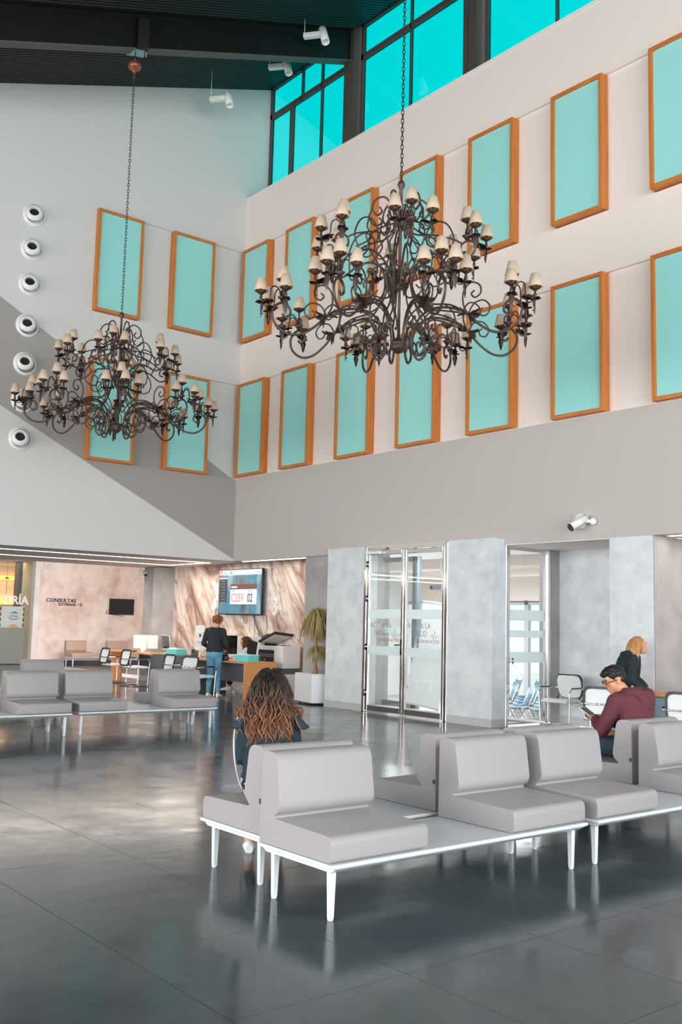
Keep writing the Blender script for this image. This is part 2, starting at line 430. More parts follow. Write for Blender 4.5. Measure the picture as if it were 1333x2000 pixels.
def M_wally(x, y, z): return Matrix.Translation((x, y, z)) @ Matrix.Rotation(pi/2, 4, 'X')          # on a wall facing -y
def M_wallx(x, y, z): return Matrix.Translation((x, y, z)) @ Matrix.Rotation(pi/2, 4, 'Z') @ Matrix.Rotation(pi/2, 4, 'X')   # facing +x

# ------------------------------------------------------------------ setting
fl = MB().box(-19, 30, -24, 1.25, -.3, -.004).build('floor', 'grout'); struct(fl, 'polished grey stone-tile floor of the hall', 'floor')
TX, TY = .95, .955
tile_me = MB().box(-TX/2+.0022, TX/2-.0022, -TY/2+.0022, TY/2-.0022, -.012, 0).mesh('floor_tile'); tile_me.materials.append(MATS['floor'])
cells = []
cxy = Vector((19.348, -12.451)); fdir = Vector((fw.x, fw.y)).normalized(); rdir = Vector((rt.x, rt.y))
for i in range(-36, 16):
    for j in range(-16, 11):
        x = 14.9+TX*(i+.5); y = -9.17+TY*(j+.5)
        if x-TX/2 < -18.9 or x+TX/2 > 29.9 or y-TY/2 < -23.9 or y+TY/2 > 1.2: continue
        d = Vector((x, y))-cxy; dep = d.dot(fdir); lat = d.dot(rdir)
        vis = dep > 2.6 and abs(lat)-.7 < dep*.36
        cells.append((0 if vis else 1, dep if vis else abs(dep)+abs(lat), x, y))
cells.sort()
for k, (a, b, x, y) in enumerate(cells[:295]):
    o = bpy.data.objects.new('floor_tile', tile_me); COL.objects.link(o); o.parent = fl; o.location = (x, y, 0)
rest = MB()
for (a, b, x, y) in cells[295:]: rest.box(x-TX/2+.0022, x+TX/2-.0022, y-TY/2+.0022, y+TY/2-.0022, -.012, 0)
rest.build('floor_tile_field', 'floor', fl, kind='stuff')

# left wall (x = 0) with recessed bands behind the panels; stands on the lobby opening
ROOF = lambda y: 14.80+.355*(y-.6)
wl = MB()
wl.prism([(-24, 3.0), (.7, 3.0), (.7, 4.92), (-24, 4.92)], 'x', -.35, 0)
wl.prism([(-3.78, 4.92), (.7, 4.92), (.7, 7.16), (-3.78, 7.16)], 'x', -.35, -.05)
wl.prism([(-3.78, 8.14), (.7, 8.14), (.7, 10.42), (-3.78, 10.42)], 'x', -.35, -.05)
wl.prism([(-24, 4.92), (-3.78, 4.92), (-3.78, 10.42), (-24, 10.42)], 'x', -.35, 0)
wl.prism([(-3.78, 7.16), (.7, 7.16), (.7, 8.14), (-3.78, 8.14)], 'x', -.35, 0)
wl.prism([(-24, 10.42), (.7, 10.42), (.7, ROOF(.7)+.05), (-24, ROOF(-24)+.05 if ROOF(-24) > 10.5 else 10.6)], 'x', -.35, 0)
ROOFB = ROOF(-24)
struct(wl.build('wall_left', 'paint_left'), 'tall left wall painted pale grey with a slanting grey band', 'wall')
# right wall (y = 0)
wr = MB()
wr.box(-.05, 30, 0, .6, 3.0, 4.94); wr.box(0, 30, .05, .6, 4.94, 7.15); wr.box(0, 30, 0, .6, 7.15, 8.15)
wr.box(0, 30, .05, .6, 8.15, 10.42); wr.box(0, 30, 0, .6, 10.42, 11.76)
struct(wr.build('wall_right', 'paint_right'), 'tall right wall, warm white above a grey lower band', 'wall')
struct(MB().box(0, 30, -.012, .62, 11.72, 11.785).build('trim_1', 'white_trim'), 'pale ledge under the clerestory windows', 'trim')
# corrugated roof, ridges running with the slope
rf = MB(); per = .1; xs = []
x = -.4
while x < 30.2:
    xs += [(x, 0), (x+.03, 0), (x+.05, .04), (x+.08, .04)]; x += per
vs = []; fs = []
for (xx, dz) in xs: vs += [(xx, -24.3, ROOF(-24.3)+dz), (xx, .72, ROOF(.72)+dz)]
for k in range(len(xs)-1): fs.append((2*k, 2*k+1, 2*k+3, 2*k+2))
rf.add(vs, fs); rf.box(-.5, 30.3, -24.4, 1.5, 14.9, 15.6, M=None) if False else None
top = [(-.5, -24.3, ROOF(-24.3)+.15), (30.3, -24.3, ROOF(-24.3)+.15), (30.3, .72, ROOF(.72)+.15), (-.5, .72, ROOF(.72)+.15)]
rf.add(top, [(0, 1, 2, 3)])
struct(rf.build('ceiling', 'roof_black'), 'dark corrugated metal roof sloping down to the left', 'ceiling')
def beam(n, x):
    b = MB(); A = (-23.9, ROOF(-23.9)); B = (.55, ROOF(.55)); d = .74
    def slab(x0, x1, o0, o1): b.prism([(A[0], A[1]-o0), (B[0], B[1]-o0), (B[0], B[1]-o1), (A[0], A[1]-o1)], 'x', x0, x1)
    slab(x-.012, x+.012, 0, d); slab(x-.11, x+.11, 0, .03)
    o = b.build('trim_%d' % n, 'black_steel'); struct(o, ['', '', 'black steel roof beam nearest the far left wall', 'black steel roof beam in the middle', 'black steel roof beam over the near chandelier', 'black steel roof beam above the camera'][n], 'beam')
    f = MB(); f.prism([(A[0], A[1]-d), (B[0], B[1]-d), (B[0], B[1]-d-.03), (A[0], A[1]-d-.03)], 'x', x-.11, x+.11); f.build('flange', 'flange', o)
    s = MB()
    for q in range(6): s.ball((x-.03, .45, ROOF(.45)-.12-q*.1), .015, 6)
    s.box(x-.1, x+.1, .44, .56, ROOF(.5)-d, ROOF(.5)); s.build('end_plate', 'dark_steel', o)
for n, x in ((2, 3.3), (3, 7.0), (4, 10.7), (5, 14.4)): beam(n, x)
# clerestory windows
def clerestory(n, x0, x1, mull, upper, label, post=True):
    z0 = 11.78; zt = 14.0; zu = ROOF(.62)
    fr = MB(); y0, y1 = .6, .68
    fr.box(x0, x1, y0, y1, z0, z0+.06); fr.box(x0, x1, y0, y1, zt, zt+.13); fr.box(x0, x1, y0, y1, zu-.03, zu+.06)
    fr.box(x0, x0+.08, y0, y1, z0, zu); fr.box(x1-.08, x1, y0, y1, z0, zu)
    if post: fr.box(x1, x1+.14, .5, .7, z0, zu); fr.box(x1+.2, x1+.4, .45, .7, z0, zu)
    else: fr.box(x1, x1+.4, .5, .7, z0, zu)
    for xm, wd in mull: fr.box(xm-wd/2, xm+wd/2, y0, y1, z0, zt)
    for xm, wd in upper: fr.box(xm-wd/2, xm+wd/2, y0, y1, zt, zu)
    o = fr.build('window_%d' % n, 'dark_steel'); struct(o, label, 'window')
    def panes(xs, za, zb):
        for a, b in zip(xs[:-1], xs[1:]): MB().box(a, b, .635, .645, za, zb).build('pane', 'clerestory_glass', o)
    panes([x0+.08]+[m[0] for m in mull]+[x1-.08], z0+.06, zt); panes([x0+.08]+[m[0] for m in upper]+[x1-.08], zt+.13, zu-.03)
clerestory(1, 0.0, 3.03, [(.9, .12), (2.07, .03)], [(1.3, .03), (2.07, .03)], 'turquoise clerestory window beside the left wall')
clerestory(2, 3.5, 6.72, [(5.1, .03)], [(5.1, .03)], 'turquoise clerestory window in the second bay')
clerestory(3, 7.2, 10.42, [(8.9, .03)], [(8.9, .03)], 'turquoise clerestory window in the third bay')
clerestory(4, 10.9, 14.12, [(12.5, .03)], [(12.5, .03)], 'turquoise clerestory window in the fourth bay, beyond the frame')
# lower walls along y = 0: plaster, marble niches, vestibule
def seg(name, m, label, x0, x1, y0, y1, z0, z1, base=True, cat='wall'):
    o = MB().box(x0, x1, y0, y1, z0, z1).build(name, m); struct(o, label, cat)
    if base: MB().box(x0-.006, x1+.006, y0-.012, y1, 0, .13).build('baseboard', 'skirting', o)
    return o
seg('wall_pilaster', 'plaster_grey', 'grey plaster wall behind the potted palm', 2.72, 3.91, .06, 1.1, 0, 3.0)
seg('wall_vestibule_left', 'plaster_blue', 'pale blue-grey plaster pier left of the glass doors', 3.91, 5.04, -.28, .05, 0, 3.09)
seg('wall_vestibule_right', 'plaster_blue', 'pale blue-grey plaster pier right of the glass doors', 7.28, 8.3, -.28, .05, 0, 3.09)
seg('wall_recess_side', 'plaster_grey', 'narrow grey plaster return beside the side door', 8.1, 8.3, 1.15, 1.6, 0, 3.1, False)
seg('wall_recess', 'plaster_blue', 'blue-grey plaster wall at the back of the recess', 8.3, 10.4, 1.45, 1.6, 0, 3.1)
seg('wall_column_right', 'plaster_blue', 'bright blue-grey plaster column right of the recess', 10.39, 11.13, .0, 1.45, 0, 3.0, False)
struct(MB().box(8.32, 10.39, .012, 1.45, 2.985, 2.999).build('ceiling_recess', 'soffit'), 'flat soffit over the recess', 'ceiling')
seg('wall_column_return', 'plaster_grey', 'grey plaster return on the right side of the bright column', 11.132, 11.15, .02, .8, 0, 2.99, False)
mw = MB().box(-4.16, 2.9, .86, 1.1, 0, 3.3).build('wall_marble_left', 'grout'); struct(mw, 'brown and cream veined marble wall behind the reception desk', 'wall')
for a, b in ((-4.16, -2.47), (-2.466, -.9), (-.896, .9), (.904, 2.72)): MB().box(a, b, .8, .86, 0, 3.2).build('marble_slab', 'marble', mw)
mw2 = MB().box(11.1, 18, .86, 1.1, 0, 3.3).build('wall_marble_right', 'grout'); struct(mw2, 'veined marble wall at the right edge behind the right desk', 'wall')
for k in range(4): MB().box(11.1+k*1.72, 11.1+k*1.72+1.716, .8, .86, 0, 3.2).build('marble_slab', 'marble', mw2)
seg('wall_column_left', 'plaster_grey', 'grey plaster column at the left end of the marble wall', -4.62, -4.1, .16, 1.1, 0, 3.0)
struct(MB().box(-4.8, 2.72, .1, .9, 3.02, 3.1).build('ceiling_niche_left', 'soffit'), 'soffit above the marble wall', 'ceiling')
struct(MB().box(11.13, 18, .1, .9, 3.02, 3.1).build('ceiling_niche_right', 'soffit'), 'soffit above the right marble wall', 'ceiling')
struct(MB().box(18, 30, 0, .3, 0, 3.0).build('wall_right_end', 'plaster_grey'), 'plain plaster wall further right', 'wall')
# lobby under the left wall
struct(MB().box(-4.8, -.352, -24, .1, 3.0, 3.1).build('ceiling_soffit', 'soffit'), 'lowered pinkish soffit under the left wall', 'ceiling')
struct(MB().box(-19, -4.8, -24, 5.6, 3.55, 3.65).build('ceiling_lobby', 'soffit'), 'lobby ceiling beyond the soffit', 'ceiling')
struct(MB().box(-4.9, -4.8, -24, 5.6, 3.0, 3.6).build('trim_6', 'soffit'), 'edge of the lowered soffit', 'trim')
struct(MB().box(-13.6, -13.4, .8, 5.6, 0, 3.6).build('wall_lobby', 'plaster_pink'), 'pink stucco wall with the dark lettering', 'wall')
struct(MB().box(-13.42, -13.36, .8, 5.6, 0, .13).build('baseboard_lobby', 'desk_grey'), 'grey skirting under the pink wall', 'baseboard')
struct(MB().box(-13.4, -4.1, 5.5, 5.6, 0, 3.6).build('wall_lobby_end', 'plaster_pink'), 'stucco wall closing the lobby', 'wall')
struct(MB().box(-19, -4.1, 1.25, 5.6, -.1, 0).build('floor_lobby', 'floor'), 'polished floor of the lobby corner', 'floor')
struct(MB().box(-4.2, -4.1, 1.1, 5.6, 0, 3.6).build('wall_lobby_side', 'plaster_grey'), 'lobby wall behind the grey column', 'wall')
struct(MB().box(-13.6, -13.3, .62, .8, 0, 3.6).build('trim_7', 'plaster_white'), 'white plaster post between glass and pink wall', 'trim')
# cafeteria behind a glass wall
wn = MB().box(-13.46, -13.42, -6, .62, 0, .03).build('window_5', 'chrome_dark'); struct(wn, 'glass wall of the cafeteria at the left edge', 'window')
MB().box(-13.445, -13.435, -6, .62, .03, 3.5).build('pane', 'cafe_glass', wn)
MB().box(-13.43, -13.425, -6, .4, .03, 1.22).build('frosted_film', 'frosted_low', wn)
MB().box(-13.43, -13.425, -.45, .33, 1.225, 1.93).build('frosted_sticker', 'frosted', wn)
for k in range(4):
    MB().box(-13.424, -13.42, .31, .35, 1.25+k*.18, 1.36+k*.18).build('film_mark', 'dark_column', wn)
    MB().box(-13.424, -13.42, -.47, -.43, 1.25+k*.18, 1.36+k*.18).build('film_mark', 'dark_column', wn)
lg = MB()
lg.prism([(-.18, 1.70), (-.05, 1.74), (.02, 1.78), (.12, 1.73), (.18, 1.695), (0, 1.685)], 'x', -13.423, -13.42); lg.build('logo_wave', mat('logo_blue', (40, 150, 190), .5), wn)
ar = MB(); pts = [(-13.42, .19*sin(a), 1.60-.1*cos(a)) for a in [radians(-88+11*k) for k in range(17)]]; ar.tube(pts, [.004+.012*sin(pi*k/16) for k in range(17)], 6).build('logo_arc', mat('logo_blue_dark', (60, 120, 170), .5), wn)
lg2 = MB(); lg2.prism([(-.2, 1.24), (-.13, 1.3), (-.03, 1.34), (.06, 1.33), (.16, 1.27), (.2, 1.24)], 'x', -13.423, -13.42); lg2.build('logo_mound', mat('logo_orange', (206, 140, 90), .5), wn)
MB().prism([(-.14, 1.585), (.14, 1.585), (.14, 1.63), (-.14, 1.63)], 'x', -13.422, -13.42).build('logo_word', mat('logo_red', (196, 110, 100), .5), wn)
text_obj('lettering', 'CAFETERÍA', .375, 'letters_white', wn, M_wallx(-13.42, .47, 2.02), .004, .012, 'RIGHT')
struct(MB().box(-18.9, -18.7, -6, 5.6, 0, 3.6).build('wall_cafeteria', 'cafe_wall'), 'warm lit back wall of the cafeteria', 'wall')
struct(MB().box(-15.2, -13.6, .9, 1.1, 0, 3.6).build('wall_cafeteria_side', 'cafe_wall'), 'beige stucco side wall inside the cafeteria', 'wall')
t = thing('cafeteria_column', 'dark brown column seen through the cafeteria glass', 'column', (-15.5, 1.0, 0))
MB().box(-.2, .2, -.2, .2, 0, 3.55).build('shaft', 'dark_column', t, bevel=.01); MB().box(-.23, .23, -.23, .23, 0, .2).build('plinth', 'dark_column', t)
t = thing('service_counter', 'orange wooden counter front inside the cafeteria', 'counter', (-17.6, 2.2, 0))
MB().box(-.3, .3, -2.5, 1.5, 0, 1.05).build('counter_body', 'cafe_wood', t); MB().box(-.35, .35, -2.55, 1.55, 1.05, 1.1).build('counter_top', 'desk_wood_h', t)
t = thing('menu_shelf', 'glowing yellow shelf panel on the cafeteria back wall', 'shelf', (-18.6, 2.0, 0))
MB().box(-.08, .02, -2, 1.5, 2.05, 2.35).build('lit_panel', 'cafe_lamp', t); MB().box(-.08, .25, -2, 1.5, 2.0, 2.05).build('shelf_board', 'cafe_wood', t); MB().box(-.08, .02, -2, 1.5, 3.0, 3.15).build('lit_cornice', 'cafe_lamp', t)
for k, (yy, lab) in enumerate(((.72, 'black pendant lamp nearer the dark column, behind the cafeteria glass'), (.38, 'black pendant lamp further left behind the cafeteria glass'))):
    t = thing('pendant_lamp', lab, 'lamp', (-16.2, yy, 2.95), group='cafeteria pendants')
    MB().tube([(0, 0, .06), (0, 0, .6)], .006, 6).build('cord', 'black_plastic', t); MB().lathe([(.02, .08), (.03, .06), (.1, 0), (.09, 0), (.02, .05)], 14).build('lamp_shade', 'black_plastic', t)
    MB().tube([(0, 0, .01), (0, 0, -.55)], .008, 6).build('lower_stem', 'black_plastic', t)
# auditorium behind the vestibule (its floor lies a little lower)
struct(MB().box(-4, 8.6, 1.25, 9.3, -.85, -.55).build('floor_auditorium', 'aud_floor'), 'pale sunken floor of the auditorium', 'floor')
struct(MB().box(-4, 8.6, 1.1, 9.3, 3.12, 3.3).build('ceiling_auditorium', 'aud_white'), 'white auditorium ceiling', 'ceiling')
for k, yy in enumerate((3.2, 5.8)): struct(MB().box(-4, 8.6, yy, yy+.7, 2.9, 3.12).build('trim_%d' % (8+k), 'aud_beam'), ['beige ceiling step nearer the doors', 'beige ceiling step nearer the windows'][k], 'trim')
struct(MB().box(8.45, 8.6, 1.6, 9.3, -.85, 3.2).build('wall_auditorium_right', 'aud_white'), 'white right wall of the auditorium', 'wall')
struct(MB().box(-4.1, -4, 1.1, 9.3, -.85, 3.2).build('wall_auditorium_left', 'aud_white'), 'white left wall of the auditorium', 'wall')
struct(MB().box(-4, 8.6, 9.0, 9.3, 2.35, 3.2).build('wall_auditorium_back', 'aud_beam'), 'lintel over the auditorium windows', 'wall')
struct(MB().box(2.9, 8.6, 9.0, 9.3, -.85, 2.35).build('wall_auditorium_far', 'aud_white'), 'white far wall beside the auditorium windows', 'wall')
fr = MB()
for xm in (-3.9, -2.6, -1.3, 0.0, 1.14, 2.85): fr.box(xm-.07, xm+.07, 9.0, 9.12, -.35, 2.4)
fr.box(-4, 2.9, 9.0, 9.12, 2.28, 2.38); fr.box(-4, 2.9, 9.0, 9.12, -.35, -.25); fr.box(-4, 2.9, 9.02, 9.1, 2.0, 2.05)
wn = fr.build('window_6', 'outside_grey'); struct(wn, 'bright grey-framed windows at the back of the auditorium', 'window')
for a, b in zip((-3.83, -2.53, -1.23, .07, 1.21), (-2.67, -1.37, -.07, 1.07, 2.78)): MB().box(a, b, 9.05, 9.06, -.25, 2.28).build('pane', 'door_glass', wn)
struct(MB().box(-4, 2.9, 9.0, 9.3, -.85, -.35).build('wall_auditorium_sill', 'aud_white'), 'low sill wall under the auditorium windows', 'wall')
struct(MB().box(-12, 14, 9.3, 40, -.6, -.45).build('ground_outside', 'outside_white'), 'pale paved ground outside', 'ground')
t = thing('outside_building', 'white building with grey window strips beyond the auditorium windows', 'building', (-4, 32, -.45))
MB().box(-9, 9, 0, 4, 0, 3.6).build('facade', 'outside_white', t)
for k in range(5): MB().box(-5.4+k*2.3, -4.2+k*2.3, -.06, 0, 1.5, 2.9).build('window', 'outside_grey', t)
MB().box(-7.2, 7.2, -.5, 0, 3.2, 3.5).build('canopy', 'outside_grey', t)
# hall ends behind the camera: glazed
gl = MB()
for k in range(14): gl.box(k*2.3-.05, k*2.3+.05, -24, -23.85, 0, 6.3)
gl.box(0, 30, -24, -23.85, 3.2, 3.3); gl.box(0, 30, -24, -23.8, 5.95, 6.3)
struct(gl.build('window_7', 'dark_steel'), 'tall glazed front of the hall behind the camera', 'window')
ge = MB()
for k in range(11): ge.box(29.9, 30.05, -24+k*2.4-.05, -24+k*2.4+.05, 0, 10)
ge.box(29.9, 30.05, -24, 0, 3.2, 3.3); ge.box(29.9, 30.05, -24, 0, 6.5, 6.6); ge.box(29.9, 30.05, -24, 0, 10, 15)
struct(ge.build('window_8', 'dark_steel'), 'tall glazed right end of the hall', 'window')
struct(MB().box(-19, -18.9, -24, -6, 0, 3.6).build('wall_lobby_far', 'plaster_pink'), 'far stucco wall of the lobby', 'wall')
struct(MB().box(-19, 0, -24.1, -24, 0, 3.6).build('wall_lobby_back', 'plaster_pink'), 'lobby wall behind the camera side', 'wall')

# light strips (each with its own lamp)
def strip(label, pts, wid=.07, z=2.995, power=20, lamp=True):
    t = thing('light_strip', label, 'light strip', (0, 0, 0), group='recessed light strips')
    for (a, b) in zip(pts[:-1], pts[1:]):
        a = Vector(a); b = Vector(b); d = (b-a).normalized(); n = Vector((-d.y, d.x))*wid/2; q = [a-n-d*wid/2, b-n+d*wid/2, b+n+d*wid/2, a+n-d*wid/2]
        MB().prism([(p.x, p.y) for p in q], 'z', z-.002, z+.0045).build('diffuser', 'led', t)
        if lamp:
            L = (b-a).length; c = (a+b)/2
            o = area_light('strip_lamp', (c.x, c.y, z-.02), (0, 0, atan2(d.y, d.x)), L, wid, power*L, (1, .9, .8)); o.parent = t
strip('long light strip in the soffit turning a corner above the lobby', [(-1.1, -12), (-1.1, .0), (-3.0, .0), (-3.0, -12)], power=9)
strip('bright light strip above the marble wall with the big screen', [(.2, .2), (2.66, .2)], .12, power=3.2)
strip('light strip above the marble wall at the right edge', [(11.3, .25), (17, .25)], .1, power=1.4)
strip('short light strip in front of the right marble niche', [(11.5, .55), (17, .55)], .06, power=1)
area_light('lobby_fill', (-5.1, -0.9, 3.28), (0, radians(82), 0), .4, 6, 330, (1, .93, .88))  # unseen fill added above the soffit edge to brighten the pink wall
area_light('cafeteria_lamp', (-16.4, 1.5, 3.5), (0, 0, 0), 3, 5, 110, (1, .8, .55))
area_light('vestibule_fill', (6.2, .6, 3.05), (0, 0, 0), 3.2, .5, 90, (1, .97, .95))  # fill light added under the ceiling to lighten the flip chart and doorway
area_light('auditorium_fill', (2, 4.95, 2.85), (0, 0, 0), 7, 1.6, 950, (1, .96, .93))  # added fill, no fixture: makes the room behind the doors brighter

# ------------------------------------------------------------------ framed turquoise panels
def framed_panel(along, a, b, z0, z1, label, group):
    wd, d = .058, .13; L = b-a; H = z1-z0
    if along == 'x': t = thing('framed_panel', label, 'panel', (a, -.0, z0), 0, group)
    else: t = thing('framed_panel', label, 'panel', (0, a, z0), pi/2, group)
    m = 'frame_wood'; y0, y1 = -d, .045
    MB().box(0, wd, y0, y1, 0, H).build('frame_bar', m, t, bevel=.004); MB().box(L-wd, L, y0, y1, 0, H).build('frame_bar', m, t, bevel=.004)
    MB().box(wd, L-wd, y0, y1, 0, wd).build('frame_bar', 'frame_wood_h', t, bevel=.004); MB().box(wd, L-wd, y0, y1, H-wd, H).build('frame_bar', 'frame_wood_h', t, bevel=.004)
    MB().box(wd, L-wd, -d+.045, y1, wd, H-wd).build('panel', 'turquoise', t)
wood('frame_wood_h', (184, 106, 40), (212, 130, 58), 0)
lefts = [.1, 1.86, 3.8, 5.65, 7.49, 9.37, 11.23]; rights = [1.18, 2.88, 4.85, 6.7, 8.54, 10.38, 12.25]
ordn = ['first', 'second', 'third', 'fourth', 'fifth', 'sixth', 'seventh']
for k in range(7):
    framed_panel('x', lefts[k], rights[k], 8.17, 10.40, 'wood-framed turquoise panel, %s from the corner in the upper row of the right wall' % ordn[k], 'panels of the right wall')
    framed_panel('x', lefts[k], rights[k], 4.94, 7.14, 'wood-framed turquoise panel, %s from the corner in the lower row of the right wall' % ordn[k], 'panels of the right wall')
for (a, b, q) in ((-3.82, -2.74, 'farther from the corner'), (-1.98, -.89, 'nearer the corner')):
    framed_panel('y', a, b, 8.15, 10.40, 'wood-framed turquoise panel in the upper row of the left wall, ' + q, 'panels of the left wall')
    framed_panel('y', a, b, 4.92, 7.12, 'wood-framed turquoise panel in the lower row of the left wall, ' + q, 'panels of the left wall')
# round air nozzles
nz = ['topmost', 'second from the top', 'third from the top', 'fourth from the top', 'fifth from the top', 'sixth from the top', 'lowest']
Mx = Matrix.Rotation(pi/2, 4, 'Y')
for k, zz in enumerate((9.86, 9.13, 8.38, 7.51, 6.71, 5.94, 5.16)):
    t = thing('air_nozzle', 'white round air nozzle with a black throat on the left wall, ' + nz[k], 'vent', (0, -5.2, zz), 0, 'air nozzles of the left wall')
    MB().lathe([(.24, 0), (.245, .012), (.225, .03), (.2, .035), (.195, .05)], 28, Mx).build('flange', 'white_plastic', t)
    tilt = Mx @ Matrix.Rotation(.32, 4, 'X') @ Matrix.Rotation(-.18, 4, 'Y')
    MB().lathe([(.165, .065), (.18, .075), (.165, .11), (.13, .15), (.1, .165), (.098, .15), (.095, .06)], 28, tilt).build('nozzle', 'white_plastic', t)
    MB().lathe([(0, .09), (.098, .09)], 20, tilt).build('throat', 'dark_hole', t)
# ceiling spotlights
def spotlight(x, y, z, rod, label, yawd=0., small=False):
    t = thing('spotlight', label, 'spotlight', (x, y, z), yawd, 'white ceiling spotlights')
    MB().tube([(0, 0, .05), (0, 0, rod)], .008, 6).build('rod', 'off_white', t)
    MB().box(-.06, .06, -.02, .34, -.05, .05).build('driver_box', 'white_plastic', t, bevel=.012)
    M = Matrix.Translation((0, .42, -.03)) @ Matrix.Rotation(radians(-14), 4, 'Y') @ Matrix.Rotation(radians(16), 4, 'X')
    MB().lathe([(0, .2), (.07, .2), (.083, .19), (.085, -.2), (.075, -.2), (.07, -.12), (0, -.12)], 20, M).build('lamp_head', 'white_plastic', t)
    MB().lathe([(0, -.15), (.068, -.15)], 16, M).build('lens', 'off_white', t)
spotlight(3.62, -1.05, 13.83, ROOF(-1.05)-13.83, 'white spotlight hanging in front of the black roof beam', radians(-52))
spotlight(1.0, -1.7, 13.28, ROOF(-1.7)-13.28, 'white spotlight hanging in front of the left wall', radians(-52))
spotlight(1.9, -.75, 14.02, ROOF(-.75)-14.02, 'white spotlight partly hidden behind the black roof beam', radians(-52))
# surveillance cameras
def bullet_camera(x, y, z, rz, label, s=1.):
    t = thing('security_camera', label, 'camera', (x, y, z), rz)
    My = Matrix.Rotation(pi/2, 4, 'X')
    MB().lathe([(0, .0), (.12*s, .0), (.125*s, .03*s), (.11*s, .09*s), (0, .09*s)], 24, Matrix.Translation((-.05*s, 0, 0)) @ My).build('junction_box', 'white_plastic', t)
    MB().tube([(.17*s, 0, -.02*s), (.19*s, -.1*s, -.02*s), (.16*s, -.16*s, -.02*s)], .03*s, 8).ball((.2*s, -.05*s, -.02*s), .06*s).build('bracket', 'white_plastic', t)
    M = Matrix.Translation((.05*s, -.21*s, -.04*s)) @ Vector((-1, 0, 0)).rotation_difference(Vector((-.42, -.72, -.5))).to_matrix().to_4x4()
    MB().tube([(-.14*s, 0, 0), (.15*s, 0, 0)], .06*s, 14).build('housing', 'white_plastic', t).matrix_local = M
    h = MB().tube([(-.165*s, 0, -.005), (-.14*s, 0, -.005)], .062*s, 14).build('face', 'black_plastic', t); h.matrix_local = M
    MB().ball((-.166*s, .02*s, 0), .018*s).ball((-.166*s, -.02*s, 0), .018*s).build('lens', 'screen_off', t).matrix_local = M
bullet_camera(9.93, 0, 3.28, 0, 'white security camera on the grey band of the right wall')
bullet_camera(-4.62, .1, 2.86, radians(-90)+pi, 'small white security camera at the top of the grey lobby column', .6)
t = thing('access_point', 'small white box high on the pink wall beside the white post', 'box', (-13.4, 1.05, 3.35)); MB().box(0, .06, -.1, .12, -.12, .12).build('case', 'white_plastic', t, bevel=.01); MB().box(.06, .065, -.06, .08, -.08, .08).build('cover', 'off_white', t)
t = thing('wall_socket', 'small white wall socket low on the pink wall', 'socket', (-13.4, 1.33, .29)); MB().box(0, .015, -.06, .06, -.06, .06).build('plate', 'white_plastic', t, bevel=.004); MB().box(.015, .018, -.03, .03, -.03, .03).build('insert', 'off_white', t)

# ------------------------------------------------------------------ signs, numbers and screens
t = thing('wall_sign', 'dark raised lettering CONSULTAS EXTERNAS with an arrow on the pink wall', 'sign', (0, 0, 0))
text_obj('lettering', 'CONSULTAS', .18, 'letters_dark', t, M_wallx(-13.385, 2.17, 2.13), .012, .002, 'RIGHT', 1., 1.06)
text_obj('lettering', 'EXTERNAS', .135, 'letters_dark', t, M_wallx(-13.385, 2.17, 2.01), .012, .001, 'RIGHT', 1., .98)
MB().prism([(2.2, 2.05), (2.36, 2.05), (2.36, 2.068), (2.2, 2.068)], 'x', -13.4, -13.375).prism([(2.32, 2.12), (2.335, 2.13), (2.405, 2.06), (2.39, 2.055)], 'x', -13.4, -13.375).prism([(2.32, 2.0), (2.335, 1.99), (2.405, 2.06), (2.39, 2.065)], 'x', -13.4, -13.375).build('arrow', 'letters_dark', t)
t = thing('television', 'black switched-off television on the pink wall', 'screen', (-13.4, 3.41, 1.76))
MB().box(.05, .1, 0, .96, 0, .56).build('bezel', 'black_plastic', t, bevel=.006); MB().box(.1, .103, .02, .94, .02, .54).build('display', 'screen_off', t); MB().box(.004, .05, .4, .6, .2, .4).build('bracket', 'black_plastic', t)
MB().tube(smooth_path([(.03, -.02, .15), (.05, -.08, .1), (.04, -.05, .02), (.03, .4, -.03), (.03, .5, -.06), (.03, .6, -.02)]), .008, 5).build('cable', 'black_plastic', t)
for ch, x0, lab in (('4', -1.99, 'big white number 4 on the marble, left of the big screen'), ('3', .68, 'big white number 3 on the marble, right of the big screen')):
    o = text_obj('wall_number', ch, .58, 'number_white', None, M_wally(x0, .765, 1.78), .03, .012, 'CENTER', 1., .62); tag(o, lab, 'number')
t = thing('display_screen', 'big lit screen calling ticket C259 to desk 02 on the marble wall', 'screen', (-1.585, .655, 1.77)); t.scale = (.94, 1, 1)
SW, SH = 2.0, 1.1
MB().box(0, SW, -.03, .04, 0, SH).build('bezel', 'black_plastic', t, bevel=.004); MB().box(.6, 1.4, .04, .14, .3, .8).build('bracket', 'black_plastic', t)
MB().box(.02, SW-.02, -.034, -.03, .025, SH-.02).build('display', 'scr_bg', t)
q = lambda n, a, b, z0, z1, m, dp=0.: MB().box(a, b, -.037-dp, -.034-dp, z0, z1).build(n, m, t)
q('header_bar', .02, SW-.02, .955, SH-.02, 'scr_bar'); q('logo_tile', .03, .17, .93, 1.07, 'scr_red', .001)
MB().prism([(.06, 1.05), (.06, .97), (.10, .945), (.14, .97), (.14, 1.05), (.12, 1.03), (.10, 1.01), (.08, 1.03)], 'y', -.042, -.038).build('logo_emblem', 'scr_white', t)
MB().prism([(.08, .99), (.10, .965), (.12, .99), (.12, 1.0), (.10, .985), (.08, 1.0)], 'y', -.043, -.041).build('logo_emblem_inner', 'scr_red', t)
for k, (a, b, z) in enumerate(((.24, .36, 1.03), (.28, .40, 1.0), (.30, .44, .98), (.52, .62, 1.045), (.52, .64, 1.018), (.52, .66, .99))): q('header_word', a, b, z-.006, z+.008, 'scr_side' if k > 2 else 'scr_line', .001)
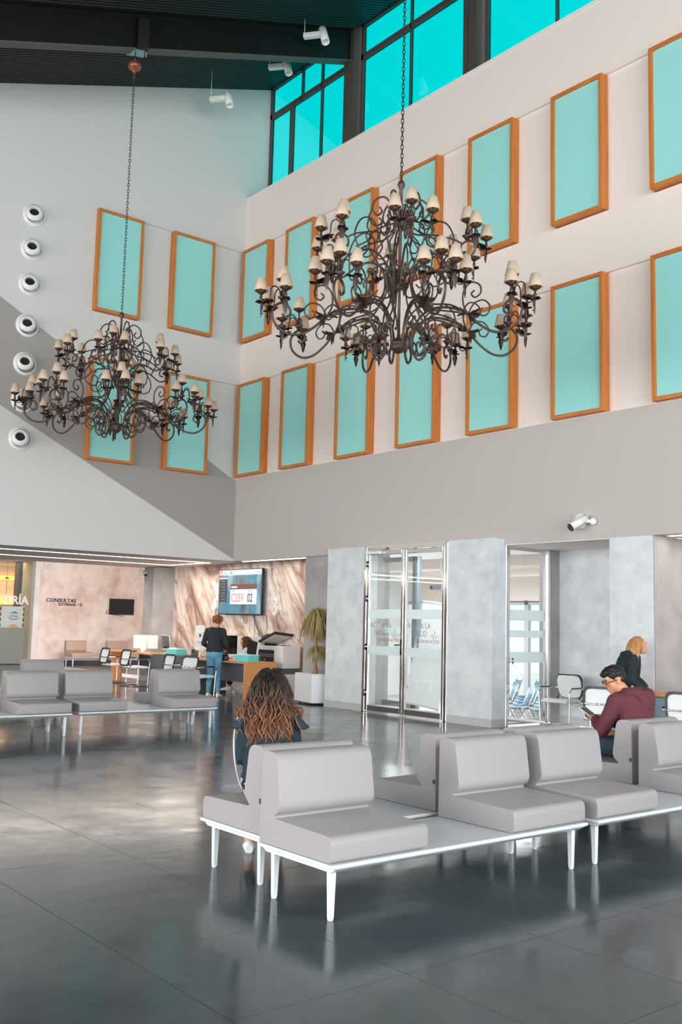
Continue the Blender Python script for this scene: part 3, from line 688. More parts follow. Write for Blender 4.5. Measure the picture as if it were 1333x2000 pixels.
for k in range(4): MB().tube([(1.72+k*.06+.02*cos(a), -.04, 1.01+.022*sin(a)) for a in [j*pi/4 for j in range(8)]], .003, 4, closed=True).build('header_mark', 'scr_line', t)
q('sidebar', .04, .42, .3, .88, 'scr_side', .0); q('sidebar_title', .04, .42, .87, .9, 'scr_white', .001)
for k in range(8): q('sidebar_line', .14, .32, .82-.075*k, .83-.075*k, 'scr_line', .002)
q('card_edge', .57, 1.80, .245, .745, 'scr_edge', .001); q('card_head', .58, 1.79, .615, .735, 'scr_head', .003); q('card_body', .58, 1.79, .255, .61, 'scr_card', .003)
text_obj('lettering', 'Admisión', .075, 'scr_white', t, Matrix.Translation((.62, -.044, .645)) @ Matrix.Rotation(pi/2, 4, 'X'), .001, .002)
text_obj('lettering', 'C259', .285, 'scr_num', t, Matrix.Translation((.63, -.044, .31)) @ Matrix.Rotation(pi/2, 4, 'X'), .001, .004, 'LEFT', 1., .92)
text_obj('lettering', '02', .285, 'scr_num2', t, Matrix.Translation((1.38, -.044, .31)) @ Matrix.Rotation(pi/2, 4, 'X'), .001, .004, 'LEFT', 1., .86)
q('card_word', .65, .78, .555, .57, 'scr_line', .005); q('card_word', 1.42, 1.6, .565, .58, 'scr_line', .005)
t2 = MB().tube(smooth_path([(-.2, .78, 1.77), (-.16, .77, 1.4), (-.2, .77, 1.1), (-.18, .77, .8)]), .006, 5).tube(smooth_path([(.3, .78, 1.77), (.34, .77, 1.45), (.22, .77, 1.28), (.1, .77, 1.2)]), .006, 5).build('screen_cable', 'black_plastic'); tag(t2, 'thin black cables hanging below the big screen on the marble', 'cable')

# ------------------------------------------------------------------ vestibule doors
def door_leaf(parent, x0, x1, y, z0, z1, hinge_left):
    s = MB(); wd = .055
    for a, b in ((x0, x0+wd), (x1-wd, x1)): s.box(a, b, y-.025, y+.025, z0, z1)
    s.box(x0+wd, x1-wd, y-.025, y+.025, z1-.07, z1); s.box(x0+wd, x1-wd, y-.025, y+.025, z0, z0+.1)
    leaf = s.build('door_leaf', 'chrome', parent, bevel=.006)
    MB().box(x0+wd, x1-wd, y-.004, y+.004, z0+.1, z1-.07).build('pane', 'door_glass', leaf)
    for a, b in ((1.06, 1.22), (1.73, 1.9)): MB().box(x0+wd, x1-wd, y-.008, y-.005, a, b).build('frosted_band', 'frosted', leaf)
    return leaf
d1 = MB().box(5.05, 5.13, -.3, -.2, 0, 3.07).box(7.2, 7.28, -.3, -.2, 0, 3.07).build('door_1', 'chrome', bevel=.008); struct(d1, 'chrome-framed glass double door of the vestibule', 'door')
MB().box(5.13, 7.2, -.29, -.2, 3.01, 3.09).build('door_head', 'aud_beam', d1); MB().box(5.13, 7.2, -.3, -.19, 3.0, 3.02).build('head_trim', 'chrome', d1)
La = door_leaf(d1, 5.14, 6.14, -.26, .03, 2.99, True); Lb = door_leaf(d1, 6.16, 7.19, -.26, .03, 2.99, False)
MB().tube([(6.115, -.29, 1.36), (6.115, -.29, 1.08)], .02, 8).tube([(6.115, -.3, 1.26), (6.115, -.34, 1.26), (6.0, -.345, 1.255)], .011, 8).build('handle', 'black_plastic', d1)
for k, z in enumerate((.35, 1.2, 2.1, 2.75)): MB().tube([(5.135, -.3, z-.06), (5.135, -.3, z+.06)], .014, 8).build('hinge', 'chrome_dark', d1)
MB().box(5.14, 5.55, -.36, -.29, 2.93, 2.985).build('door_closer', 'white_plastic', d1, bevel=.006); MB().tube([(5.5, -.33, 2.99), (5.75, -.32, 3.03), (5.15, -.31, 3.04)], .012, 6).build('closer_arm', 'white_plastic', d1)
def door_text(leaf, xr):
    M = lambda x, z: Matrix.Translation((x, -.267, z)) @ Matrix.Rotation(pi/2, 4, 'X')
    text_obj('lettering', 'AC', .15, 'etch', leaf, M(xr-.80, 1.56), .0006, 0, 'LEFT', 1., .8)
    text_obj('lettering', 'A LA', .15, 'etch', leaf, M(xr-.46, 1.56), .0006, 0, 'LEFT', 1., .8)
    text_obj('lettering', 'SALUD', .15, 'etch', leaf, M(xr-.66, 1.425), .0006, 0, 'LEFT', 1., .8)
    text_obj('lettering', 'SALÓN DE ACTOS', .078, 'letters_red', leaf, M(xr-.58, 1.315), .0006, .001, 'LEFT', 1., .92)
    hb = smooth_path([(xr-.60, 0, 1.56), (xr-.64, 0, 1.62), (xr-.63, 0, 1.67), (xr-.585, 0, 1.66), (xr-.57, 0, 1.635), (xr-.55, 0, 1.665), (xr-.51, 0, 1.665), (xr-.505, 0, 1.63)], 4)
    MB().tube([(p[0], -.267, p[2]) for p in hb], .0035, 4).tube([(xr-.25, -.267, 1.43), (xr-.2, -.267, 1.45), (xr-.18, -.267, 1.41), (xr-.16, -.267, 1.47), (xr-.13, -.267, 1.37), (xr-.1, -.267, 1.53), (xr-.07, -.267, 1.39), (xr-.05, -.267, 1.44), (xr+.04, -.267, 1.44)], .0035, 4).build('emblem_line', 'etch', leaf)
door_text(La, 6.02); door_text(Lb, 7.05)
d2 = MB().box(8.24, 8.32, .04, .1, 0, 3.06).box(8.24, 8.33, 1.1, 1.17, 0, 3.06).box(8.25, 8.31, .04, 1.17, 2.98, 3.06).build('door_2', 'chrome', bevel=.006); struct(d2, 'chrome-framed glass side door of the vestibule', 'door')
MB().box(8.27, 8.3, .1, .15, .03, 2.98).box(8.27, 8.3, 1.05, 1.1, .03, 2.98).box(8.27, 8.3, .15, 1.05, .03, .12).box(8.27, 8.3, .15, 1.05, 2.92, 2.98).build('door_leaf', 'chrome', d2)
MB().box(8.283, 8.289, .15, 1.05, .12, 2.92).build('pane', 'door_glass', d2)
for a, b in ((1.04, 1.22), (1.46, 1.58), (1.74, 1.92)): MB().box(8.29, 8.293, .15, 1.05, a, b).build('frosted_band', 'frosted', d2)
MB().tube([(8.335, .19, 1.02), (8.335, .19, 1.12)], .014, 8).build('handle', 'chrome_dark', d2)
d3 = MB().box(4.86, 4.95, 1.14, 1.2, -.3, 3.0).box(4.0, 4.95, 1.14, 1.2, 2.9, 3.0).box(4.0, 4.95, 1.14, 1.2, -.3, .1).build('door_3', 'chrome_dark', bevel=.006); struct(d3, 'inner chrome-framed glass screen seen through the left door leaf', 'door')
MB().box(4.0, 4.86, 1.165, 1.175, .1, 2.9).build('pane', 'door_glass', d3); MB().box(4.0, 4.86, 1.16, 1.164, 1.46, 1.58).build('frosted_band', 'frosted', d3)
MB().box(5.0, 5.06, 1.14, 1.2, -.3, 3.0).build('side_post', 'desk_blue_grey', d3)
struct(MB().box(3.91, 4.0, .05, 1.3, 0, 3.1).build('wall_vestibule_inner', 'plaster_grey'), 'inner left side wall of the vestibule', 'wall')
struct(MB().box(3.91, 8.3, .05, 1.25, 3.09, 3.2).build('ceiling_vestibule', 'aud_white'), 'vestibule ceiling', 'ceiling')
t = thing('projector', 'ceiling projector hanging in the auditorium', 'projector', (3.74, 3.0, 2.46)); MB().box(-.17, .17, -.13, .13, -.05, .07).build('case', 'outside_grey', t, bevel=.02); MB().tube([(.05, 0, .07), (.05, 0, .66)], .02, 8).box(0, .1, -.05, .05, .07, .1).build('mount', 'white_plastic', t); MB().tube([(-.1, -.13, 0), (-.1, -.16, 0)], .03, 10).build('lens', 'black_plastic', t)
t = thing('flip_chart', 'white flip-chart board leaning behind the right door leaf', 'board', (5.12, 1.02, 0), radians(2))
Mt = Matrix.Rotation(radians(-7), 4, 'X') @ Matrix.Rotation(radians(5), 4, 'Y')
MB().box(-.28, .62, -.012, .012, .10, 2.1, Mt).build('board', 'paper', t); MB().box(-.28, .62, -.025, .02, 2.09, 2.13, Mt).build('top_clip', 'off_white', t); MB().box(-.28, .62, -.05, .02, .07, .11, Mt).build('tray', 'off_white', t)
MB().tube([Mt @ Vector((-.2, .02, .1)), (-.22, .0, 0.01)], .014, 6).tube([Mt @ Vector((.55, .02, .1)), (.58, 0, 0.01)], .014, 6).build('stand', 'chrome_dark', t)
# auditorium chairs
def aud_chair(loc, rz, label):
    t = thing('auditorium_chair', label, 'chair', loc, rz, 'blue chairs in the auditorium')
    R = [((-.0, -.2-.1*s, .47+.35*s), (.21-.01*s, 0, 0), (0, .018, .006)) for s in (0, .33, .66, 1)]
    MB().loft([((c[0], c[1]-.0, c[2]), a, b) for c, a, b in R], 4+12).build('backrest', 'blue_seat', t)
    MB().box(-.22, .22, -.2, .23, .42, .46).build('seat', 'blue_seat', t, bevel=.015)
    for s in (-1, 1):
        MB().tube([(s*.235, .24, .0), (s*.235, -.02, .44), (s*.235, -.17, .5), (s*.235, -.31, .86)], .014, 6).build('side_frame', 'chrome_dark', t)
        MB().tube([(s*.235, -.3, .0), (s*.235, -.05, .44)], .014, 6).build('leg', 'chrome_dark', t)
    MB().tube([(-.235, -.02, .42), (.235, -.02, .42)], .012, 6).build('crossbar', 'chrome_dark', t)
    return t

k = 0
AUD = [(5.45, 4.45, 'in the front row, at the right end'), (4.8, 4.45, 'in the front row, in the middle'), (4.15, 4.45, 'in the front row, at the left end'), (5.0, 5.15, 'in the second row, at the right end'), (4.35, 5.15, 'in the second row, in the middle'), (3.7, 5.15, 'in the second row, at the left end'), (4.4, 5.9, 'in the third row, at the right end'), (3.75, 5.9, 'in the third row, in the middle'), (3.1, 5.9, 'in the third row, at the left end'), (3.8, 6.65, 'in the fourth row, at the right end'), (3.15, 6.65, 'in the fourth row, in the middle'), (2.5, 6.65, 'in the fourth row, at the left end'), (3.2, 7.4, 'in the last row, at the right end'), (2.55, 7.4, 'in the last row, in the middle'), (1.9, 7.4, 'in the last row, at the left end')]
for (x, y, q_) in AUD:
    lab = 'blue steel-legged auditorium chair ' + q_
    if k == 0: ac = aud_chair((x, y, -.55), face_dir(-.55, -.83), lab)
    else: dup(ac, (x, y, -.55), face_dir(-.55, -.83)+random.uniform(-.06, .06), lab)
    k += 1

# ------------------------------------------------------------------ waiting benches: local x along the bench, seats face -y (front edge y = 0)
def round_poly(pts, rads, n=5):
    out = []; m = len(pts)
    for i in range(m):
        p = Vector(pts[i]); a = (Vector(pts[i-1])-p); b = (Vector(pts[(i+1) % m])-p); r = rads[i]
        if r <= 0: out.append(tuple(p)); continue
        an = a.normalized(); bn = b.normalized(); ang = an.angle(bn); d = min(r/math.tan(ang/2), a.length*.48, b.length*.48)
        s, e = p+an*d, p+bn*d
        for k in range(n+1):
            t = k/n; out.append(tuple((s*(1-t)+p*t)*(1-t)+(p*(1-t)+e*t)*t))
    return out
BD = .71                                     # bench depth
SEAT_PROF = round_poly([(.02, .315), (.02, .455), (.575, .470), (.50, .525), (.545, .845), (.695, .845), (.70, .315)], [.03, .05, .012, .09, .075, .05, .01])
def bench_seat(x0, x1, m, parent):
    me = MB().prism(SEAT_PROF, 'x', x0+.008, x1-.008, smooth=True).mesh('seat')
    o = link('seat', me, m, parent, bevel=.03, seg=4)
    MB().box(x1-.012, x1-.004, .675, .695, .50, .53).build('maker_tag', 'dark_tag', o)
    return o
def bench(label, loc, rz, W=2.22, seats=((0, .74), (1.48, 2.22)), m='vinyl'):
    t = thing('waiting_bench', label, 'bench', loc, rz, 'white-legged waiting benches')
    MB().box(0, W, 0, BD, .29, .312).build('tabletop', 'white_metal', t, bevel=.006)
    fr_ = MB(); fr_.prism([(.0, .289), (.05, .262), (BD-.05, .262), (BD, .289)], 'x', .03, W-.03); fr_.build('frame', 'white_metal', t, bevel=.004)
    for x in (.07, W-.07):
        for y in (.09, BD-.09):
            MB().loft([((x, y, z), (w_, w_, 0), (-w_, w_, 0)) for z, w_ in ((.012, .013), (.03, .0135), (.262, .0185))], 4, smooth=False).build('leg', 'white_metal', t)
            MB().lathe([(0, 0), (.017, 0), (.017, .014), (0, .014)], 10, Matrix.Translation((x, y, 0))).build('foot', 'off_white', t)
    for a, b in seats: bench_seat(a, b, m, t)
    return t
RZF, RZB = pi/2, -pi/2      # front rows face +x (right); back rows face -x
# local x -> +y for RZF with local y -> -x ; local x -> -y for RZB with local y -> +x
bf = bench('grey bench in the foreground, its near end closest to the camera', (15.10, -9.02, 0), RZF)
dup(bf, (13.57, -6.70, 0), RZB, 'grey bench on which the curly-haired woman sits, backing the foreground bench')
dup(bf, (15.10, -6.68, 0), RZF, 'grey bench at the right edge, in line beyond the foreground bench')
dup(bf, (13.57, -4.36, 0), RZB, 'grey bench on which the man in the maroon hoodie sits')
dup(bf, (6.46, -6.56, 0), RZF, 'grey bench in the left middle with a white table between its two seats')
dup(bf, (4.93, -4.24, 0), RZB, 'grey bench behind the left middle bench, its pale seat side showing left of it')
dup(bf, (6.52, -8.90, 0), RZF, 'grey bench cut off by the left edge of the picture')
dup(bf, (4.99, -6.58, 0), RZB, 'grey bench backing the one at the left edge')
dup(bf, (2.95, -7.26, 0), RZF, 'grey bench further back at the left, only its backrest top in view')
dup(bf, (1.42, -4.94, 0), RZB, 'grey bench hidden behind the far left backrests')
bench('beige bench against the pink wall far at the back', (-11.5, 1.3, 0), RZF, m='vinyl_beige')

# ------------------------------------------------------------------ visitor chairs: local +y is the facing direction
def rrect(wd, ht, r, n=4):
    return round_poly([(-wd/2, -ht/2), (wd/2, -ht/2), (wd/2, ht/2), (-wd/2, ht/2)], [r]*4, n)
def visitor_chair(label, loc, rz):
    t = thing('visitor_chair', label, 'chair', loc, rz, 'white visitor chairs with chrome frames')
    s = .285
    half = [(0, -.285, .645), (s-.06, -.285, .645), (s, -.24, .645), (s, .05, .655), (s, .19, .64), (s, .235, .58), (s-.01, .225, .40), (s-.02, .215, .08), (s-.02, .19, .02), (s-.02, .1, .013), (s-.02, -.2, .013), (s-.06, -.26, .013), (0, -.26, .013)]
    P = [Vector(p) for p in half]; Q = [Vector((-p[0], p[1], p[2])) for p in half[::-1]]
    MB().tube(smooth_path(P, 4)+smooth_path(Q, 4)[1:], .0125, 8).build('frame', 'chrome', t)
    for sx in (-1, 1): MB().box(sx*s-.02, sx*s+.02, -.12, .16, .655, .675).build('armrest', 'black_plastic', t, bevel=.008)
    MB().tube([(-.265, .1, .425), (.265, .1, .425)], .011, 6).tube([(-.265, -.12, .425), (.265, -.12, .425)], .011, 6).build('seat_bar', 'chrome', t)
    pr_ = [(-.23, .43), (-.235, .465), (-.1, .475), (.12, .485), (.21, .475), (.25, .45), (.24, .425), (0, .43)]
    MB().prism(pr_, 'x', -.235, .235, smooth=True).build('seat', 'seat_white', t, bevel=.012, seg=3)
    bw, bh = .47, .40; M = Matrix.Translation((0, -.275, .68)) @ Matrix.Rotation(radians(-12), 4, 'X')
    outer = rrect(bw, bh, .09); inner = rrect(bw-.055, bh-.07, .075); n = len(outer); bend = lambda u: -.5*u*u+.02
    vs = []; fs = []
    for ring, yy in ((outer, .012), (inner, .012), (inner, -.012), (outer, -.012)): vs += [M @ Vector((u*(1-.12*(v < 0)*abs(v)/.2), yy+bend(u)*1.0-.0, v)) for u, v in ring]
    for a_ in range(4):
        b_ = (a_+1) % 4
        for i in range(n): j = (i+1) % n; fs.append((a_*n+i, a_*n+j, b_*n+j, b_*n+i))
    MB().add(vs, fs).build('back_frame', 'chair_frame_dark', t)
    vs = []; fs = []
    nx, nz = 8, 4
    for yy in (.021, .009):
        for i in range(nx+1):
            for j in range(nz+1):
                u = -(bw-.03)/2+(bw-.03)*i/nx; v = -(bh-.03)/2+(bh-.03)*j/nz
                ca = max(0, abs(u)-((bw-.03)/2-.08)); cb = max(0, abs(v)-((bh-.03)/2-.08))
                if ca and cb:
                    l = sqrt(ca*ca+cb*cb)
                    if l > .08: u -= math.copysign(ca-ca*.08/l, u); v -= math.copysign(cb-cb*.08/l, v)
                vs.append(M @ Vector((u*(1-.12*(v < 0)*abs(v)/.2), yy+bend(u), v)))
    k_ = (nx+1)*(nz+1)
    for i in range(nx):
        for j in range(nz):
            a_ = i*(nz+1)+j; fs.append((a_, a_+1, a_+nz+2, a_+nz+1)); fs.append((k_+a_, k_+a_+nz+1, k_+a_+nz+2, k_+a_+1))
    MB().add(vs, fs, True).build('back_mesh', 'mesh_white', t)
    for sx in (-1, 1): MB().tube([(sx*.2, -.20, .44), (sx*.2, -.26, .52)], .012, 6).build('back_support', 'chair_frame_dark', t)
    return t
vc = visitor_chair('white visitor chair by the front desk, just left of the standing woman', (1.30, -1.60, 0), face_dir(-.28, .95))
dup(vc, (.36, -1.5, 0), face_dir(0, 1), 'white visitor chair partly hidden behind a bench backrest, left of the front desk')
dup(vc, (-3.84, -.98, 0), face_dir(0, 1), 'leftmost white visitor chair, at the far end of the back desk')
dup(vc, (-2.54, -1.06, 0), face_dir(0, 1), 'white visitor chair at the back desk, right of the leftmost one')
dup(vc, (8.92, .72, 0), face_dir(.15, -1), 'white visitor chair facing out of the recess beside the side door')
dup(vc, (11.22, -1.25, 0), face_dir(-.36, .92), 'white visitor chair seen from behind, in front of the seated man')
dup(vc, (12.34, -1.08, 0), face_dir(-.36, .92), 'white visitor chair seen from behind at the right edge, by the right desk')

# ------------------------------------------------------------------ desks
t = thing('reception_desk', 'orange wood reception desk with a grey modesty panel, where the standing woman leans', 'desk', (0, 0, 0))
MB().box(-.25, 2.03, -.94, -.12, .735, .77).build('desktop', 'desk_wood_h', t, bevel=.003); MB().box(1.99, 2.03, -.93, -.13, .0, .735).build('end_panel', 'desk_wood', t, bevel=.003)
MB().box(-.22, 1.99, -.72, -.69, .33, .735).build('modesty_panel', 'desk_grey', t); MB().box(-.25, -.21, -.9, -.15, 0, .735).build('end_panel', 'desk_grey', t)
t = thing('reception_desk', 'long back reception desk of orange wood with a dark grey front', 'desk', (0, 0, 0))
MB().prism([(-5.3, -.55), (-2.55, -.70), (-2.55, .14), (-5.3, .14)], 'z', .735, .77).build('desktop', 'desk_wood_h', t, bevel=.003)
MB().box(-2.72, -.42, -.60, -.56, 0.0, .77).build('front_panel', 'desk_grey', t); MB().box(-2.55, -.42, -.56, .2, .735, .765).build('return_top', 'desk_grey', t)
MB().prism([(-5.0, -.50), (-4.42, -.50), (-4.42, -.46), (-5.0, -.46)], 'z', 0, .735).build('end_panel', 'desk_wood', t); MB().box(-.46, -.42, -.56, .2, 0, .735).build('end_panel', 'desk_grey', t); MB().box(-4.4, -2.72, .0, .03, .35, .735).build('modesty_panel', 'desk_grey', t)
t = thing('reception_desk', 'orange wood desk at the right edge with a blue-grey modesty panel', 'desk', (0, 0, 0))
MB().box(10.5, 14.2, -.52, -.02, .735, .77).build('desktop', 'desk_wood_h', t, bevel=.003); MB().box(10.5, 10.54, -.5, -.04, 0, .735).build('end_panel', 'desk_wood', t, bevel=.003)
MB().box(10.54, 14.2, -.36, -.33, .2, .735).build('modesty_panel', 'desk_blue_grey', t); MB().box(14.16, 14.2, -.5, -.04, 0, .735).build('end_panel', 'desk_wood', t)
# things on the desks
def monitor(loc, rz, label, wd, ht, tilt=0., back='off_white', stand=True):
    t = thing('monitor', label, 'monitor', loc, rz); M = Matrix.Translation((0, 0, .1)) @ Matrix.Rotation(tilt, 4, 'X')
    MB().box(-wd/2, wd/2, -.012, .014, 0, ht, M).build('case', back, t, bevel=.004); MB().box(-wd/2+.015, wd/2-.015, .014, .017, .03, ht-.015, M).build('display', 'screen_off', t)
    MB().box(-.03, .03, -.05, -.012, -.05, ht*.5, M).build('neck', back, t); MB().box(-.13, .13, -.12, .1, 0, .018).build('foot', back, t, bevel=.005)
    return t
monitor((-3.45, -.33, .77), face_dir(-.7, .5), 'white computer monitor seen from behind on the back desk', .62, .34)
monitor((-2.72, -.12, .77), face_dir(-.15, -1), 'dark-faced computer monitor with a white edge, right of the white one on the back desk', .55, .36, radians(-8))
monitor((1.34, -.38, .77), face_dir(.2, -1)+pi-1.15*0, 'black office monitor screen with a white edge beside the desktop printer', .42, .34) if False else None
monitor((.17, -.2, .77), face_dir(.5, -.1), 'black computer monitor half hidden behind the standing woman', .5, .42, 0, 'black_plastic')
def storage_box(loc, rz, label, wd=.44, dp=.3, ht=.14):
    t = thing('storage_box', label, 'box', loc, rz, 'turquoise boxes on the desks')
    b = MB(); b.box(-wd/2, wd/2, -dp/2, dp/2, 0, ht); b.build('box_body', 'teal_box', t, bevel=.006)
    MB().box(-wd/2-.004, wd/2+.004, -dp/2-.004, dp/2+.004, ht-.012, ht+.012).build('rim', 'teal_lid', t, bevel=.003); MB().box(-wd/2+.05, -.04, -dp/2+.05, .05, ht, ht+.03).build('papers', 'paper', t)
    return t
sb = storage_box((1.72, -.68, .77), radians(6), 'turquoise box on the front desk before the seated woman')
dup(sb, (-1.82, -.36, .77), radians(4), 'turquoise box on the dark counter of the back desk')
dup(sb, (12.22, -.2, .77), 0, 'turquoise box on the right desk at the right edge')
t = thing('office_chair_back', 'black screen with a white edge on the front desk, before the photocopier', 'monitor', (1.50, -.42, .77), 0)
t.name = 'tilted_monitor'; M = Matrix.Translation((0, 0, .04)) @ Matrix.Rotation(radians(10), 4, 'Y')
MB().box(-.18, .19, -.012, .012, .05, .40, M).build('display', 'screen_off', t); MB().box(.19, .205, -.016, .02, .0, .41, M).build('white_edge', 'white_plastic', t); MB().box(-.1, .2, -.06, .08, 0, .05).build('foot', 'black_plastic', t, bevel=.005)
t = thing('photocopier', 'white office photocopier with its black lid raised, by the marble wall', 'printer', (1.27, .44, 0))
MB().box(-.36, .25, -.28, .28, 0, .40).build('cabinet', 'white_plastic', t, bevel=.01); MB().box(-.36, .25, -.28, .28, .40, .93).build('body', 'desk_grey', t, bevel=.012)
MB().box(-.20, .25, -.30, -.28, .55, .86).build('front_cover', 'black_plastic', t, bevel=.008); MB().box(-.10, -.04, -.304, -.3, .78, .80).build('emblem', 'off_white', t)
MB().box(-.34, .22, -.29, .2, .93, 1.0).build('output_bay', 'dark_hole', t); MB().box(-.36, .25, -.28, .28, 1.0, 1.09).build('scanner_body', 'white_plastic', t, bevel=.012)
for z in (.1, .27): MB().box(-.34, .23, -.292, -.28, z-.07, z+.07).build('drawer', 'off_white', t, bevel=.006)
MB().box(.25, .58, -.27, .2, .06, .5).build('side_unit', 'white_plastic', t, bevel=.01); MB().box(.25, .58, -.27, .2, .5, .62).build('side_band', 'desk_grey', t); MB().box(.25, .58, -.28, .2, .62, 1.1).build('side_panel', 'white_plastic', t, bevel=.015); MB().box(.28, .55, -.24, -.04, 1.1, 1.115).build('control_panel', 'chrome_dark', t)
Ml = Matrix.Translation((-.38, 0, 1.10)) @ Matrix.Rotation(radians(-19), 4, 'Y') @ Matrix.Rotation(radians(-6), 4, 'X')
MB().box(0, .66, -.26, .26, .03, .08, Ml).build('lid', 'black_plastic', t, bevel=.01); MB().box(.06, .60, -.22, .22, .022, .03, Ml).build('lid_underside', 'off_white', t); MB().box(0.02, .3, -.2, .24, .08, .16, Ml).build('feeder', 'black_plastic', t, bevel=.02); MB().box(-.37, -.30, -.1, .2, 1.085, 1.14).build('hinge', 'black_plastic', t)
t = thing('sanitizer_stand', 'white hand-sanitizer dispenser on a stand at the reception', 'dispenser', (-.335, -.61, 0), face_dir(.85, -.5))
MB().tube([(0, 0, .02), (0, 0, 1.2)], .022, 8).build('pole', 'white_plastic', t); MB().lathe([(0, 0), (.07, 0), (.07, .02), (.03, .03), (0, .03)], 18).build('base', 'white_plastic', t)
MB().box(-.11, .11, -.02, .01, .95, 1.5).build('back_board', 'white_plastic', t, bevel=.01); MB().box(-.08, .08, .01, .12, 1.12, 1.36).build('dispenser_body', 'white_plastic', t, bevel=.03, seg=3); MB().box(-.02, .02, .12, .123, 1.24, 1.31).build('window_slot', 'black_plastic', t); MB().box(-.09, .09, .0, .13, .93, .95).build('drip_tray', 'white_plastic', t, bevel=.005)
t = thing('telephone', 'black desk telephone on the dark counter', 'telephone', (-1.0, -.32, .785), radians(-30))
MB().prism([(-.11, 0), (.11, 0), (.11, .03), (-.11, .11)], 'y', -.1, .1).build('base', 'black_plastic', t, bevel=.008); MB().tube(smooth_path([(-.06, -.07, .12), (-.02, -.02, .13), (.03, .05, .11), (.07, .08, .09)]), [.03]+[.018]*17+[.03], 8).build('handset', 'black_plastic', t)
t = thing('paper_cup', 'small white paper cup on the front desk by the dispenser', 'cup', (-.12, -.72, .77)); MB().lathe([(0, 0), (.03, 0), (.042, .11), (.046, .115), (.04, .112), (.03, .01), (0, .01)], 14).build('cup_wall', 'paper', t)
t = thing('mug', 'pale mug on the back desk in front of the white monitor', 'cup', (-3.05, -.62, .77)); MB().lathe([(0, 0), (.05, 0), (.05, .13), (.044, .13), (.04, .01), (0, .01)], 14).build('cup_wall', 'outside_white', t); MB().tube([(.05+.03*sin(a), 0, .065+.04*cos(a)) for a in [k*pi/6 for k in range(7)]], .008, 6).build('handle', 'outside_white', t)
t = thing('paper_stack', 'white papers on the front desk beside the standing woman', 'papers', (1.1, -.62, .77), .3)
for k in range(4): MB().box(-.1+.01*k, .2-.01*k, -.1+.006*k, .11, .004*k, .004*k+.003).build('sheet', 'paper', t)
t = thing('desk_tray', 'dark keyboard on the back desk', 'keyboard', (-4.1, -.4, .77)); t.name = 'keyboard'
MB().box(-.2, .2, -.07, .07, 0, .018).build('base', 'black_plastic', t, bevel=.004)
kb = MB()
for i in range(14):
    for j in range(4): kb.box(-.19+i*.027, -.168+i*.027, -.06+j*.03, -.036+j*.03, .018, .024)
kb.build('key_block', 'chair_frame_dark', t, kind='stuff')
t = thing('handbag', 'small black handbag on the desk at the standing woman\'s right side', 'bag', (1.16, -.86, .77), radians(50)); t.scale = (.62, .62, .62)
MB().loft([((0, 0, z), (a, 0, 0), (0, b, 0)) for z, a, b in ((0, .1, .05), (.04, .13, .06), (.16, .12, .05), (.21, .1, .02))], 14).build('bag_body', 'black_plastic', t)
MB().tube(smooth_path([(-.09, 0, .2), (-.07, 0, .32), (0, 0, .36), (.07, 0, .32), (.09, 0, .2)]), .008, 6).build('bag_strap', 'black_plastic', t)
t = thing('cabinet', 'low white cabinet panel behind the seated woman at the marble wall', 'cabinet', (-.32, .7, 0))
MB().box(-.66, .62, -.04, .06, 0, 1.27).build('panel_body', 'off_white', t, bevel=.004); MB().box(-.02, .0, -.045, -.04, .05, 1.25).build('panel_joint', 'outside_grey', t)
t = thing('tablet_sign', 'small clear sign holder on the right desk behind the seated man', 'sign holder', (10.62, -.25, .77)); MB().box(-.1, .1, -.002, .002, .0, .16).build('plate', 'door_glass', t); MB().box(-.1, .1, -.03, .03, 0, .008).build('foot', 'black_plastic', t); MB().box(-.1, .1, -.004, .004, .155, .163).box(-.104, -.098, -.004, .004, 0, .16).box(.098, .104, -.004, .004, 0, .16).build('frame', 'black_plastic', t)
# office chair of the seated woman
t = thing('office_chair', 'office chair with a white star base behind the front desk', 'chair', (.58, .12, 0), face_dir(-.66, -.75))
for k in range(5):
    a = 2*pi*k/5+.3; MB().tube([(0, 0, .11), (.15*cos(a), .15*sin(a), .11), (.3*cos(a), .3*sin(a), .08)], [.03, .025, .018], 8).build('base_arm', 'white_plastic', t)
    c = MB().tube([(.3*cos(a)-.012*sin(a), .3*sin(a)+.012*cos(a), .03), (.3*cos(a)+.012*sin(a), .3*sin(a)-.012*cos(a), .03)], .03, 12); c.build('caster', 'white_plastic', t)
MB().tube([(0, 0, .1), (0, 0, .42)], .028, 10).build('column', 'chrome', t); MB().box(-.24, .24, -.22, .24, .42, .49).build('seat', 'black_plastic', t, bevel=.025, seg=3)
MB().loft([((0, -.24-.04*(z-.55), z), (a, 0, 0), (0, .025, 0)) for z, a in ((.55, .16), (.62, .21), (.85, .22), (.98, .17))], 16).build('backrest', 'black_plastic', t); MB().tube([(0, -.05, .43), (0, -.25, .46), (0, -.26, .6)], .02, 8).build('back_post', 'black_plastic', t)
# potted palm
t = thing('planter', 'white square planter left of the glass vestibule', 'planter', (3.28, -.24, 0), radians(0))
o_ = MB(); o_.prism([(-.4, -.02), (.36, -.16), (.50, .26), (-.26, .28)], 'z', .04, .60); o_.build('pot', 'planter', t, bevel=.004); MB().prism([(-.36, .0), (.33, -.12), (.45, .24), (-.22, .25)], 'z', .02, .06).build('plinth', 'dark_steel', t)
MB().prism([(-.36, .0), (.33, -.12), (.45, .23), (-.22, .24)], 'z', .60, .606).build('soil', 'planter', t)
t = thing('ponytail_palm', 'drooping palm with a thin trunk standing in the white planter', 'plant', (3.42, -.14, .604))
MB().tube(smooth_path([(0, 0, 0), (.0, 0, .12), (-.02, 0, .26), (.0, 0, .5), (-.01, 0, .8), (0, 0, 1.05)]), [.05, .055, .055, .05, .045, .042, .036, .03]+[.024]*23, 8).build('trunk', 'bark', t)
random.seed(3)
